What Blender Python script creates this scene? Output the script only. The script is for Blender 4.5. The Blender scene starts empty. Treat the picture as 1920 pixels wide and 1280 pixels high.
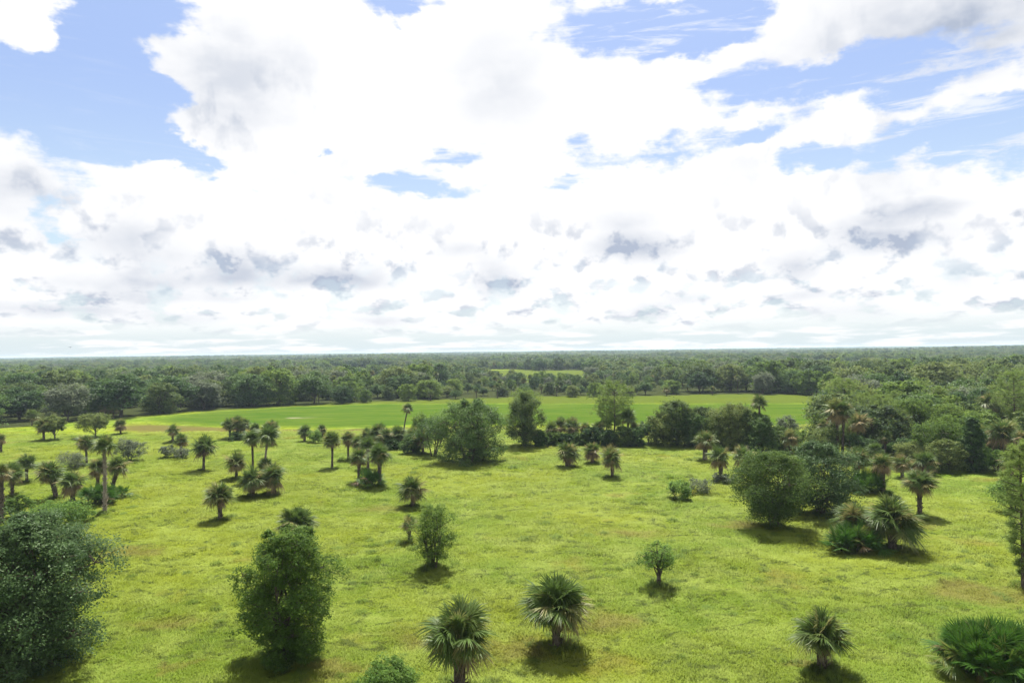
import bpy, math, random
import numpy as np
from mathutils import Vector, Matrix

# ------------------------------------------------------------------ camera, sky, sun, exposure
S = bpy.context.scene
COL = S.collection
CAM_H = 20.0
F = 1280.0                      # focal length in pixels of a 1920 px wide picture
PITCH, ROLL = math.radians(0.76), math.radians(0.72)
_f = Vector((0, math.cos(PITCH), math.sin(PITCH)))
_r0 = Vector((1, 0, 0)); _u0 = _r0.cross(_f)
_r = _r0 * math.cos(ROLL) - _u0 * math.sin(ROLL)
_u = _u0 * math.cos(ROLL) + _r0 * math.sin(ROLL)
cam = bpy.data.cameras.new('camera'); cam.lens = 24; cam.sensor_width = 36
cam.clip_start = 0.5; cam.clip_end = 30000
camo = bpy.data.objects.new('camera', cam); COL.objects.link(camo)
M4 = Matrix((_r, _u, -_f)).transposed().to_4x4(); M4.translation = (0, 0, CAM_H)
camo.matrix_world = M4
S.camera = camo

SUN_EL, SUN_AZ = 62.0, 4.0      # degrees; azimuth from +Y (camera heading) towards +X
S.view_settings.view_transform = 'Standard'; S.view_settings.look = 'None'
S.view_settings.exposure = 1.2; S.view_settings.gamma = 1.0
S.view_settings.use_curve_mapping = False
S.cycles.use_denoising = True; S.cycles.denoiser = 'OPENIMAGEDENOISE'
S.cycles.denoising_input_passes = 'RGB_ALBEDO_NORMAL'; S.cycles.denoising_prefilter = 'ACCURATE'
S.cycles.sample_clamp_indirect = 4.0
S.cycles.max_bounces = 6; S.cycles.diffuse_bounces = 3; S.cycles.transmission_bounces = 4
S.cycles.volume_bounces = 0; S.cycles.glossy_bounces = 2; S.cycles.transparent_max_bounces = 4

sl = bpy.data.lights.new('sun', 'SUN'); sl.energy = 5.0; sl.angle = math.radians(0.55); sl.color = (1.0, 0.955, 0.87)
so = bpy.data.objects.new('sun', sl); COL.objects.link(so)
_e, _a = math.radians(SUN_EL), math.radians(SUN_AZ)
sdir = Vector((math.cos(_e) * math.sin(_a), math.cos(_e) * math.cos(_a), math.sin(_e)))
so.rotation_euler = sdir.to_track_quat('Z', 'Y').to_euler(); so.location = (0, 60, 120)

def px_dir(px, py):
    return (_f + _r * ((px - 960) / F) + _u * ((640 - py) / F)).normalized()

class NT:
    """small helper to write node trees as expressions"""
    def __init__(s, tree): s.t = tree; s.n = tree.nodes; s.l = tree.links
    def new(s, typ, ins=None, **kw):
        n = s.n.new(typ)
        for k, v in kw.items(): setattr(n, k, v)
        for k, v in (ins or {}).items(): s.put(n.inputs[k], v)
        return n
    def put(s, sock, v):
        if isinstance(v, bpy.types.NodeSocket): s.l.new(v, sock)
        else: sock.default_value = v
    def math(s, op, a, b=0.0, c=0.0, clamp=False):
        n = s.n.new('ShaderNodeMath'); n.operation = op; n.use_clamp = clamp
        s.put(n.inputs[0], a); s.put(n.inputs[1], b); s.put(n.inputs[2], c)
        return n.outputs[0]
    def vmath(s, op, a, b=(0, 0, 0), scale=None):
        n = s.n.new('ShaderNodeVectorMath'); n.operation = op
        s.put(n.inputs[0], a); s.put(n.inputs[1], b)
        if scale is not None: s.put(n.inputs['Scale'], scale)
        return n.outputs[0]
    def step(s, x, lo, hi, a=0.0, b=1.0, kind='SMOOTHSTEP'):
        n = s.n.new('ShaderNodeMapRange'); n.interpolation_type = kind
        s.put(n.inputs[0], x)
        for i, v in zip((1, 2, 3, 4), (lo, hi, a, b)): s.put(n.inputs[i], v)
        return n.outputs[0]
    def mix(s, f, a, b):
        n = s.n.new('ShaderNodeMix'); n.data_type = 'RGBA'
        s.put(n.inputs[0], f)
        s.put(n.inputs[6], a if isinstance(a, bpy.types.NodeSocket) else (*a, 1))
        s.put(n.inputs[7], b if isinstance(b, bpy.types.NodeSocket) else (*b, 1))
        return n.outputs[2]
    def noise(s, vec, scale, detail=4, rough=0.5, dist=0.0, out=0):
        n = s.n.new('ShaderNodeTexNoise')
        s.put(n.inputs['Vector'], vec); n.inputs['Scale'].default_value = scale
        n.inputs['Detail'].default_value = detail; n.inputs['Roughness'].default_value = rough
        n.inputs['Distortion'].default_value = dist
        return n.outputs[out]

def build_world():
    w = bpy.data.worlds.new('World'); S.world = w; w.use_nodes = True
    w.cycles.sampling_method = 'MANUAL'; w.cycles.sample_map_resolution = 256
    t = NT(w.node_tree); t.n.clear()
    out = t.new('ShaderNodeOutputWorld'); bg = t.new('ShaderNodeBackground'); bg.inputs[1].default_value = 0.08
    t.l.new(bg.outputs[0], out.inputs[0])
    sky = t.new('ShaderNodeTexSky', sky_type='NISHITA', sun_disc=False, sun_elevation=math.radians(SUN_EL),
                sun_rotation=math.radians(SUN_AZ), altitude=30, air_density=1.0, dust_density=1.5, ozone_density=1.0)
    d = t.new('ShaderNodeTexCoord').outputs['Generated']
    sp = t.new('ShaderNodeSeparateXYZ', {0: d})
    x, y, z = sp.outputs
    az = t.math('MULTIPLY', t.math('ARCTAN2', x, y), 57.2958)
    el = t.math('MULTIPLY', t.math('ARCSINE', z), 57.2958)
    # cloud coordinates: clouds get smaller and flatter towards the horizon
    wz = t.math('ADD', t.math('MAXIMUM', z, 0.0), 0.10)
    q = t.new('ShaderNodeCombineXYZ', {0: t.math('DIVIDE', x, wz), 1: t.math('DIVIDE', y, wz),
                                       2: t.math('MULTIPLY', t.math('LOGARITHM', wz, 2.718), 2.2)}).outputs[0]
    d2 = t.vmath('MULTIPLY', d, (1, 1, 1.7))
    n_big = t.noise(d2, 3.0, 2, 0.5)
    # cauliflower warp
    wc = t.noise(d2, 9.0, 6, 0.58, out=1)
    warp = t.vmath('SUBTRACT', wc, (0.5, 0.5, 0.5))
    ws = t.new('ShaderNodeSeparateXYZ', {0: warp})
    azw = t.math('ADD', az, t.math('MULTIPLY', ws.outputs[0], 9.0))
    elw = t.math('ADD', el, t.math('MULTIPLY', ws.outputs[1], 6.0))
    uv = t.new('ShaderNodeCombineXYZ', {0: azw, 1: elw}).outputs[0]
    fine = t.noise(d2, 26.0, 7, 0.62)
    streak = t.noise(t.vmath('MULTIPLY', d2, (1, 1, 4.0)), 10.0, 6, 0.6)

    def blobs(lst, vec):
        acc = None
        for (px, py, rx, ry, rot, wt) in lst:
            v = px_dir(px, py)
            a0 = math.degrees(math.atan2(v.x, v.y)); e0 = math.degrees(math.asin(v.z))
            k = 57.2958 / F
            m = t.new('ShaderNodeMapping', {0: vec}, vector_type='TEXTURE')
            m.inputs[1].default_value = (a0, e0, 0)
            m.inputs[2].default_value = (0, 0, math.radians(rot))
            m.inputs[3].default_value = (rx * k * 1.6, ry * k * 1.6, 30)
            g = t.new('ShaderNodeTexGradient', {0: m.outputs[0]}, gradient_type='SPHERICAL').outputs['Fac']
            acc = t.math('MULTIPLY', g, wt) if acc is None else t.math('MULTIPLY_ADD', g, wt, acc)
        return acc
    blue = [(22, 20, 62, 48, 0, -1.5), (40, 92, 34, 24, 0, -.7), (70, 150, 150, 95, 0, 1.5), (150, 60, 80, 90, 0, 1.0), (290, 15, 70, 40, 0, 1.2), (200, 235, 110, 40, -15, 1.1),
            (365, 290, 60, 18, 0, .9), (310, 180, 40, 25, 0, .7),
            (745, 8, 80, 16, 0, 1.0), (1190, 50, 150, 42, 0, 1.35), (1330, 35, 80, 45, 0, 1.1),
            (860, 290, 75, 22, 14, .95), (775, 357, 100, 21, 0, 1.15), (610, 282, 22, 7, 0, .8),
            (1060, 345, 50, 18, 10, .9), (1100, 265, 35, 25, 0, .7), (1330, 145, 70, 20, 8, .55),
            (1520, 155, 150, 38, 0, 1.3), (1250, 280, 170, 22, 6, .75), (1420, 255, 60, 16, 12, .7),
            (1790, 110, 140, 60, 0, .8), (1740, 262, 190, 32, 4, 1.0), (1890, 270, 90, 45, 0, 1.1), (1660, 205, 60, 14, 8, .6), (1850, 225, 90, 14, 10, .6), (1510, 295, 40, 22, 0, .6),
            (120, 375, 30, 40, 0, .6), (135, 440, 30, 25, 0, .75), (390, 340, 30, 14, 0, .6), (480, 360, 30, 12, 0, .5)]
    B = blobs(blue, uv)
    # cover that carries on outside the picture
    out_cov = t.step(n_big, 0.56, 0.72, 0.0, 0.9)
    vfr = t.math('MULTIPLY', t.step(t.math('ABSOLUTE', az), 36, 50), 1.0)
    up = t.step(el, 27, 36)
    offv = t.math('MAXIMUM', vfr, up)
    B = t.math('ADD', B, t.math('MULTIPLY', out_cov, offv))
    B = t.math('ADD', B, t.math('MULTIPLY', t.math('SUBTRACT', fine, 0.5), 0.9))
    B = t.math('ADD', B, t.math('MULTIPLY', t.math('SUBTRACT', streak, 0.5), 0.55))
    Bm = t.step(B, 0.30, 0.70)
    wisp = t.noise(t.vmath('MULTIPLY', t.vmath('ADD', d2, (3.1, 0, 0.35)), (1, 1, 5.0)), 7.0, 8, 0.66, 0.6)
    Bm = t.math('MULTIPLY', Bm, t.math('SUBTRACT', 1.0, t.math('MULTIPLY', t.step(wisp, 0.50, 0.68, 0.0, 0.7), t.step(az, -22, 0, 0.15, 1.0))))

    grey = [(390, 150, 130, 75, 0, .5), (480, 120, 90, 80, 0, .25), (935, 160, 85, 75, 0, .55), (1760, 45, 190, 60, 0, .9), (1900, 60, 120, 60, 0, .5),
            (30, 350, 60, 40, 0, .6), (275, 470, 60, 45, -30, .7), (450, 500, 85, 32, 0, .75), (270, 530, 110, 18, 0, .85), (560, 525, 120, 16, 0, .7),
            (650, 520, 80, 20, 0, .6), (1195, 465, 85, 22, 0, 1.0), (1165, 420, 50, 22, 0, .5), (1620, 440, 70, 26, 0, .9), (1740, 440, 50, 25, 0, .7), (1725, 392, 70, 14, 0, .9),
            (1660, 345, 70, 40, 0, .35), (930, 525, 45, 30, 0, .8), (1490, 500, 40, 22, 0, .75), (870, 470, 50, 15, 0, .4), (1790, 510, 30, 24, 0, .6),
            (1290, 560, 60, 12, 0, .5), (1200, 585, 40, 16, 0, .6), (1580, 585, 60, 16, 0, .5), (330, 598, 60, 9, 0, .6), (700, 600, 60, 10, 0, .6), (120, 580, 110, 10, 0, .7), (1500, 555, 60, 10, 0, .4),
            (110, 445, 60, 25, 0, .4), (340, 560, 130, 10, 0, .6)]
    uv2 = t.new('ShaderNodeCombineXYZ', {0: t.math('ADD', az, t.math('MULTIPLY', ws.outputs[2], 5.0)),
                                         1: t.math('ADD', el, t.math('MULTIPLY', ws.outputs[0], 2.0))}).outputs[0]
    G = blobs(grey, uv2)
    # rows of small cumulus bases low in the sky, all the way round
    nb = t.noise(q, 1.25, 5, 0.55)
    ee = t.math('ADD', t.math('MAXIMUM', el, 0.0), 2.2)
    def deck(lift):
        le = t.math('LOGARITHM', t.math('ADD', ee, t.math('MULTIPLY', ee, lift)), 2.718)
        v = t.new('ShaderNodeCombineXYZ', {0: t.math('MULTIPLY', az, 0.31), 1: t.math('MULTIPLY', le, 3.4)}).outputs[0]
        return t.noise(v, 1.25, 6, 0.55, 0.1)
    dk0 = deck(0.0)
    under = t.math('MULTIPLY', t.math('SUBTRACT', deck(0.17), dk0), 4.2)
    under = t.math('MULTIPLY', t.step(under, 0.02, 0.85), t.step(nb, 0.36, 0.5, .45, 1.0))
    side = t.step(t.math('ABSOLUTE', t.math('ADD', az, -3.0)), 6, 24)
    band = t.math('MULTIPLY', t.step(el, 0.8, 2.6), t.math('MAXIMUM', t.step(el, 14, 7), t.math('MULTIPLY', side, t.step(el, 30, 16, 0.0, 0.38))))
    G = t.math('ADD', G, t.math('MULTIPLY', t.math('MULTIPLY', under, band), 0.95))
    puff = t.math('MULTIPLY', t.step(t.noise(d2, 7.0, 6, 0.6), 0.50, 0.72), t.step(t.math('ABSOLUTE', az), 6, 24))
    G = t.math('ADD', G, t.math('MULTIPLY', puff, 0.10))
    G = t.math('ADD', G, t.math('MULTIPLY', t.math('MULTIPLY', t.step(n_big, 0.5, 0.7), offv), 0.5))
    G = t.math('MULTIPLY', G, t.step(t.noise(d2, 14.0, 4, 0.5), 0.30, 0.65, 0.5, 1.1))
    Gm = t.step(G, 0.0, 1.25, 0.0, 1.0, 'LINEAR')
    white = (5.8, 5.8, 5.85)
    cloud = t.mix(Gm, white, (2.6, 2.95, 3.65))
    skyc = t.mix(t.step(el, 3, 0.5, 0.7, 0.85), sky.outputs[0], t.mix(t.step(el, 22, 4), (2.1, 2.87, 4.9), (3.6, 4.45, 4.85)))
    # clear pale strip just above the horizon
    low = t.math('MULTIPLY', t.step(el, 3.2, 0.8), t.step(nb, 0.62, 0.45))
    Bm = t.math('MAXIMUM', Bm, t.math('MULTIPLY', low, 0.75))
    Bm = t.math('MAXIMUM', Bm, t.math('MULTIPLY', t.math('MULTIPLY', t.step(dk0, 0.50, 0.38), t.step(el, 9, 3)), 0.5))
    col = t.mix(Bm, cloud, skyc)
    t.l.new(col, bg.inputs[0])
build_world()

# ------------------------------------------------------------------ helpers
RNG = np.random.default_rng(7)
random.seed(7)

def ground_z(x, y):
    x = np.asarray(x, float); y = np.asarray(y, float)
    r = np.hypot(x, y)
    k = np.clip((420 - r) / 250, 0, 1)
    z = 0.16 * np.sin(x * 0.11 + 0.7) * np.sin(y * 0.09 + 1.3) + 0.10 * np.sin(x * 0.31 + y * 0.17) * np.sin(y * 0.37 - x * 0.12 + 2)
    z = z + 0.05 * np.sin(x * 0.83 + 1.1 * np.sin(y * 0.4)) * np.sin(y * 1.05 + 1.3 * np.sin(x * 0.33))
    return z * k

def px_ground(px, py):
    """the point of the ground seen at a pixel of the 1920 x 1280 photograph"""
    d = px_dir(px, py)
    s = -CAM_H / d.z
    for _ in range(3):
        p = Vector((0, 0, CAM_H)) + d * s
        s = (float(ground_z(p.x, p.y)) - CAM_H) / d.z
    p = Vector((0, 0, CAM_H)) + d * s
    return p

def depth(p): return (Vector(p) - Vector((0, 0, CAM_H))).dot(_f)

def to_px(x, y, z):
    vx = x; vy = y; vz = z - CAM_H
    dp = vx * _f.x + vy * _f.y + vz * _f.z
    return (960 + F * (vx * _r.x + vy * _r.y + vz * _r.z) / dp, 640 - F * (vx * _u.x + vy * _u.y + vz * _u.z) / dp)

PLACED = []
class Geo:
    """collects vertices, quads and triangles with one tint value for each vertex"""
    def __init__(s): s.v = []; s.q = []; s.t = []; s.a = []; s.n = 0
    def add(s, v, q=None, t=None, tint=0.0):
        v = np.asarray(v, float).reshape(-1, 3)
        if q is not None and len(q): s.q.append(np.asarray(q, np.int64).reshape(-1, 4) + s.n)
        if t is not None and len(t): s.t.append(np.asarray(t, np.int64).reshape(-1, 3) + s.n)
        s.v.append(v); s.a.append(np.broadcast_to(np.asarray(tint, float), (len(v),)).copy()); s.n += len(v)
    def tube(s, pts, rad, sides=6, tint=0.0, cap=True):
        pts = np.asarray(pts, float); n = len(pts)
        tan = np.gradient(pts, axis=0); tan /= np.linalg.norm(tan, axis=1)[:, None] + 1e-9
        ref = np.array([0.0, 1.0, 0.02]) if abs(tan[0][1]) < 0.9 else np.array([1.0, 0, 0])
        b = np.cross(tan, ref); b /= np.linalg.norm(b, axis=1)[:, None] + 1e-9
        c = np.cross(tan, b)
        an = np.arange(sides) / sides * 2 * math.pi
        rad = np.broadcast_to(np.asarray(rad, float), (n,))
        ring = pts[:, None] + rad[:, None, None] * (b[:, None] * np.cos(an)[None, :, None] + c[:, None] * np.sin(an)[None, :, None])
        i = np.arange(n - 1)[:, None] * sides; j = np.arange(sides)[None]; j2 = (j + 1) % sides
        q = np.stack([i + j, i + j2, i + sides + j2, i + sides + j], -1).reshape(-1, 4)
        v = ring.reshape(-1, 3); t = None
        if cap:
            v = np.vstack([v, pts[-1]]); k = (n - 1) * sides
            t = [(k + a, k + (a + 1) % sides, n * sides) for a in range(sides)]
        s.add(v, q, t, tint)
    def mesh(s, name, mat, smooth=False):
        me = bpy.data.meshes.new(name)
        v = np.vstack(s.v) if s.v else np.zeros((0, 3))
        q = np.vstack(s.q) if s.q else np.zeros((0, 4), np.int64)
        t = np.vstack(s.t) if s.t else np.zeros((0, 3), np.int64)
        me.vertices.add(len(v)); me.vertices.foreach_set('co', v.astype(np.float32).ravel())
        loops = np.concatenate([q.ravel(), t.ravel()]).astype(np.int32)
        me.loops.add(len(loops)); me.loops.foreach_set('vertex_index', loops)
        st = np.concatenate([np.arange(len(q)) * 4, len(q) * 4 + np.arange(len(t)) * 3]).astype(np.int32)
        me.polygons.add(len(st)); me.polygons.foreach_set('loop_start', st)
        if smooth: me.polygons.foreach_set('use_smooth', np.ones(len(st), bool))
        at = me.attributes.new('tint', 'FLOAT', 'POINT'); at.data.foreach_set('value', np.concatenate(s.a).astype(np.float32) if s.a else np.zeros(0, np.float32))
        me.materials.append(mat); me.update(); me.validate()
        return me

def link(name, data, parent=None, loc=(0, 0, 0), rot=(0, 0, 0), scale=(1, 1, 1)):
    o = bpy.data.objects.new(name, data); COL.objects.link(o)
    if parent is None and data is None: PLACED.append((loc[0], loc[1]))
    o.parent = parent; o.location = loc; o.rotation_euler = rot; o.scale = scale
    return o
def tag(o, label=None, cat=None, group=None, kind=None):
    if label: o['label'] = label
    if cat: o['category'] = cat
    if group: o['group'] = group
    if kind: o['kind'] = kind
    return o

# ------------------------------------------------------------------ materials
def new_mat(name):
    m = bpy.data.materials.new(name); m.use_nodes = True
    t = NT(m.node_tree); t.n.clear()
    out = t.new('ShaderNodeOutputMaterial')
    return m, t, out

def leaf_mat(name, dark, mid, light, trans=0.32, rough=0.5, spec=0.3, patch=0.35, hue=0.25):
    m, t, out = new_mat(name)
    tint = t.new('ShaderNodeAttribute', attribute_name='tint').outputs['Fac']
    rnd = t.new('ShaderNodeObjectInfo').outputs['Random']
    pos = t.new('ShaderNodeNewGeometry').outputs['Position']
    nz = t.noise(pos, patch, 3, 0.6)
    k = t.math('ADD', tint, t.math('MULTIPLY', t.math('SUBTRACT', nz, 0.5), 0.7))
    k = t.math('ADD', k, t.math('MULTIPLY', t.math('SUBTRACT', rnd, 0.5), hue))
    cr = t.new('ShaderNodeValToRGB', {0: k})
    e = cr.color_ramp.elements; e[0].position = 0.1; e[0].color = (*dark, 1); e[1].position = 0.92; e[1].color = (*light, 1)
    x = cr.color_ramp.elements.new(0.5); x.color = (*mid, 1)
    p = t.new('ShaderNodeBsdfPrincipled', {'Base Color': cr.outputs[0], 'Roughness': rough, 'Specular IOR Level': spec})
    tr = t.new('ShaderNodeBsdfTranslucent', {'Color': t.mix(0.5, cr.outputs[0], light)})
    mx = t.new('ShaderNodeMixShader', {0: trans, 1: p.outputs[0], 2: tr.outputs[0]})
    t.l.new(mx.outputs[0], out.inputs[0])
    return m

def bark_mat(name, c1, c2, scale=6.0, rough=0.9):
    m, t, out = new_mat(name)
    pos = t.new('ShaderNodeTexCoord').outputs['Object']
    n = t.noise(t.vmath('MULTIPLY', pos, (1, 1, 0.45)), scale, 5, 0.65)
    col = t.mix(t.step(n, 0.35, 0.65), c1, c2)
    b = t.new('ShaderNodeBump', {'Height': n, 'Strength': 0.7, 'Distance': 0.05})
    p = t.new('ShaderNodeBsdfPrincipled', {'Base Color': col, 'Roughness': rough, 'Normal': b.outputs[0], 'Specular IOR Level': 0.15})
    t.l.new(p.outputs[0], out.inputs[0])
    return m

def frond_mat(name, green, olive, straw, brown):
    m, t, out = new_mat(name)
    tint = t.new('ShaderNodeAttribute', attribute_name='tint').outputs['Fac']
    rnd = t.new('ShaderNodeObjectInfo').outputs['Random']
    k = t.math('ADD', tint, t.math('MULTIPLY', t.math('SUBTRACT', rnd, 0.5), 0.22))
    cr = t.new('ShaderNodeValToRGB', {0: k}); r = cr.color_ramp
    r.elements[0].position = 0.12; r.elements[0].color = (*green, 1); r.elements[1].position = 0.95; r.elements[1].color = (*brown, 1)
    a = r.elements.new(0.42); a.color = (*olive, 1); b = r.elements.new(0.68); b.color = (*straw, 1)
    p = t.new('ShaderNodeBsdfPrincipled', {'Base Color': cr.outputs[0], 'Roughness': 0.45, 'Specular IOR Level': 0.16})
    tr = t.new('ShaderNodeBsdfTranslucent', {'Color': cr.outputs[0]})
    mx = t.new('ShaderNodeMixShader', {0: 0.35, 1: p.outputs[0], 2: tr.outputs[0]})
    t.l.new(mx.outputs[0], out.inputs[0])
    return m

MAT = dict(
    oak=leaf_mat('oak_leaf', (.026, .056, .017), (.066, .116, .030), (.165, .205, .055), .42, .55, .10, hue=.9),
    oak_near=leaf_mat('oak_leaf_grey', (.028, .060, .020), (.055, .104, .034), (.105, .165, .062), .35, .5, .10),
    laurel=leaf_mat('laurel_leaf', (.020, .052, .016), (.044, .098, .024), (.10, .165, .042), .40, .5, .12, hue=.8),
    myrtle=leaf_mat('myrtle_leaf', (.034, .072, .014), (.066, .120, .023), (.125, .185, .042), .42, .55, .10),
    willow=leaf_mat('willow_leaf', (.042, .092, .013), (.090, .165, .024), (.18, .25, .050), .48, .55, .10, hue=.6),
    pine=leaf_mat('pine_needle', (.085, .145, .030), (.15, .225, .050), (.22, .29, .08), .48, .55, .10),
    grey=leaf_mat('grey_shrub_leaf', (.058, .085, .045), (.11, .14, .08), (.18, .205, .135), .35, .6, .10),
    light=leaf_mat('light_shrub_leaf', (.055, .12, .018), (.10, .19, .032), (.16, .25, .055), .48, .55, .10),
    palm=frond_mat('palm_frond', (.076, .126, .028), (.15, .175, .050), (.29, .235, .10), (.16, .115, .070)),
    palmetto=frond_mat('palmetto_frond', (.045, .115, .014), (.10, .165, .026), (.22, .19, .06), (.13, .088, .045)),
    ptrunk=bark_mat('palm_trunk', (.035, .026, .019), (.12, .10, .08), 5.0),
    ptrunk_pale=bark_mat('palm_trunk_pale', (.13, .11, .085), (.25, .22, .18), 5.0),
    bark=bark_mat('bark', (.03, .024, .018), (.11, .09, .07), 5.0),
    pale_bark=bark_mat('pale_bark', (.14, .125, .10), (.28, .26, .22), 5.0),
    deadwood=bark_mat('dead_brush', (.10, .085, .065), (.22, .19, .16), 3.0),
    bird=bark_mat('bird', (.02, .02, .02), (.05, .045, .04), 5.0),
)

# grass colour, shared by the ground sheet and the blades standing on it
GREEN_NEAR = (([-140, 205], [-115, 206], [-80, 190], [-52, 183], [0, 184], [30, 182], [60, 172], [85, 162], [140, 150]))
GREEN_FAR = (([-140, 215], [-115, 234], [-80, 255], [-52, 266], [0, 258], [30, 252], [60, 250], [85, 244], [140, 235]))
DRY = [(-38.5, 69.4, 6, 3.5, 0.9), (37.5, 55.2, 8, 4, 0.9), (-1.1, 45.9, 5, 3, 0.9), (6.7, 50.2, 4.5, 3, 0.8), (-11.5, 43.1, 4, 2.2, 1.0), (-21.4, 43.7, 1.6, 1.2, 1.2), (25.2, 76.8, 5, 3, 0.8), (18.3, 43.4, 1.5, 1, 1.0), (-7.5, 48.3, 4, 2.5, 0.6), (-26.2, 50.7, 5, 2.2, 0.6), (-17.6, 86.9, 7, 4, 0.5), (45.6, 75.8, 5, 3, 0.5), (12.7, 74.0, 7, 3, 0.6)]
def grass_color(t, pos, blades=False):
    n1 = t.noise(pos, 0.035, 4, 0.55)
    n2 = t.noise(pos, 0.22, 4, 0.6)
    n3 = t.noise(t.vmath('ADD', pos, (57, 13, 0)), 0.09, 5, 0.62)
    n4 = t.noise(t.vmath('MULTIPLY', t.vmath('ADD', pos, (7, 91, 0)), (0.6, 1.5, 1)), 0.8, 4, 0.65)
    c = t.mix(t.step(n1, 0.36, 0.62), (.118, .196, .016), (.198, .246, .020))
    n6 = t.noise(t.vmath('MULTIPLY', t.vmath('ADD', pos, (31, 5, 0)), (0.55, 1.0, 1)), 0.42, 6, 0.66, 1.2)
    c = t.mix(t.math('MULTIPLY', t.step(n2, 0.44, 0.66), 0.7), c, (.235, .30, .055))
    c = t.mix(t.math('MULTIPLY', t.step(n6, 0.55, 0.68), 0.55), c, (.26, .32, .075))
    c = t.mix(t.math('MULTIPLY', t.step(n3, 0.58, 0.72), 0.65), c, (.205, .175, .030))
    c = t.mix(t.math('MULTIPLY', t.step(n3, 0.40, 0.28), 0.6), c, (.082, .155, .012))
    c = t.mix(t.math('MULTIPLY', t.step(n4, 0.60, 0.78), 0.5), c, (.072, .104, .016))
    rid = t.math('ABSOLUTE', t.math('SUBTRACT', t.noise(t.vmath('MULTIPLY', pos, (0.45, 1.0, 1)), 0.30, 5, 0.6, 0.8), 0.5))
    gap = t.math('MULTIPLY', t.step(rid, 0.036, 0.010), t.step(t.noise(pos, 0.9, 3, 0.6), 0.42, 0.60))
    c = t.mix(t.math('MULTIPLY', gap, 0.9), c, (.038, .066, .010))
    acc = None
    pw = t.vmath('ADD', pos, t.vmath('SCALE', t.vmath('SUBTRACT', t.noise(pos, 0.25, 4, 0.65, out=1), (.5, .5, .5)), scale=7.0))
    for (cx, cy, rx, ry, wt) in DRY:
        m = t.new('ShaderNodeMapping', {0: pw}, vector_type='TEXTURE'); m.inputs[1].default_value = (cx, cy, 0); m.inputs[3].default_value = (rx, ry, 40)
        g = t.math('MULTIPLY', t.new('ShaderNodeTexGradient', {0: m.outputs[0]}, gradient_type='SPHERICAL').outputs['Fac'], wt)
        acc = g if acc is None else t.math('MAXIMUM', acc, g)
    c = t.mix(t.math('MULTIPLY', t.step(acc, 0.1, 0.6), t.step(n2, 0.3, 0.6, .35, .8)), c, (.165, .140, .035))
    return c, n2, n4

def ground_mat():
    m, t, out = new_mat('pasture')
    pos = t.new('ShaderNodeNewGeometry').outputs['Position']
    c, n2, n4 = grass_color(t, pos)
    br = t.new('ShaderNodeAttribute', attribute_name='bright').outputs['Fac']
    bn = t.new('ShaderNodeAttribute', attribute_name='brown').outputs['Fac']
    ol = t.new('ShaderNodeAttribute', attribute_name='olive').outputs['Fac']
    sa = t.new('ShaderNodeAttribute', attribute_name='sand').outputs['Fac']
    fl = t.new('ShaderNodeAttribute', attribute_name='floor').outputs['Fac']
    nn = t.math('MULTIPLY', t.math('SUBTRACT', t.noise(t.vmath('MULTIPLY', pos, (1, 2.5, 1)), 0.12, 5, 0.6), 0.5), 1.1)
    brm = t.step(t.math('ADD', br, nn), 0.25, 0.95)
    bright = t.mix(t.step(t.noise(t.vmath('MULTIPLY', pos, (.5, 2.0, 1)), 0.09, 6, 0.7), 0.35, 0.65), (.053, .110, .012), (.090, .138, .018))
    bright = t.mix(t.step(t.noise(t.vmath('MULTIPLY', pos, (.4, 1.6, 1)), 0.3, 6, 0.75), 0.52, 0.75, 0, .6), bright, (.115, .145, .032))
    c = t.mix(t.math('MULTIPLY', t.step(t.math('ADD', ol, nn), 0.3, 0.8), 0.85), c, (.082, .110, .018))
    c = t.mix(brm, c, bright)
    c = t.mix(t.math('MULTIPLY', t.step(t.math('ADD', bn, nn), 0.35, 0.85), 0.85), c, (.125, .10, .04))
    c = t.mix(t.math('MULTIPLY', t.step(t.math('ADD', sa, t.math('MULTIPLY', nn, 1.6)), 0.5, 0.95), .7), c, (.30, .27, .19))
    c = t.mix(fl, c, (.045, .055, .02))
    c = t.vmath('SCALE', c, scale=0.78)  # whole sheet darkened: self-shadow of grass missing far off put into the colour
    h = t.math('ADD', t.noise(t.vmath('MULTIPLY', pos, (1, 1.4, 1)), 1.6, 6, 0.7), t.math('MULTIPLY', n2, 0.8))
    b = t.new('ShaderNodeBump', {'Height': h, 'Strength': 0.8, 'Distance': 0.35})
    p = t.new('ShaderNodeBsdfPrincipled', {'Base Color': c, 'Roughness': 0.9, 'Specular IOR Level': 0.0, 'Normal': b.outputs[0]})
    t.l.new(p.outputs[0], out.inputs[0])
    return m
def blade_mat():
    m, t, out = new_mat('grass_blade')
    pos = t.new('ShaderNodeNewGeometry').outputs['Position']
    c, n2, n4 = grass_color(t, pos)
    tint = t.new('ShaderNodeAttribute', attribute_name='tint').outputs['Fac']
    c = t.mix(t.step(tint, 0.0, 1.0, 0.0, 0.4, 'LINEAR'), c, (.22, .245, .04))
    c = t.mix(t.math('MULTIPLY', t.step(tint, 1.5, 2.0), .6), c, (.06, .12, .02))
    nrm = t.vmath('NORMALIZE', t.vmath('ADD', t.new('ShaderNodeNewGeometry').outputs['Normal'], (0, 0, 2.2)))
    p = t.new('ShaderNodeBsdfPrincipled', {'Base Color': c, 'Roughness': 0.6, 'Specular IOR Level': 0.06, 'Normal': nrm})
    tr = t.new('ShaderNodeBsdfTranslucent', {'Color': c})
    mx = t.new('ShaderNodeMixShader', {0: 0.3, 1: p.outputs[0], 2: tr.outputs[0]})
    t.l.new(mx.outputs[0], out.inputs[0])
    return m

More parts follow.
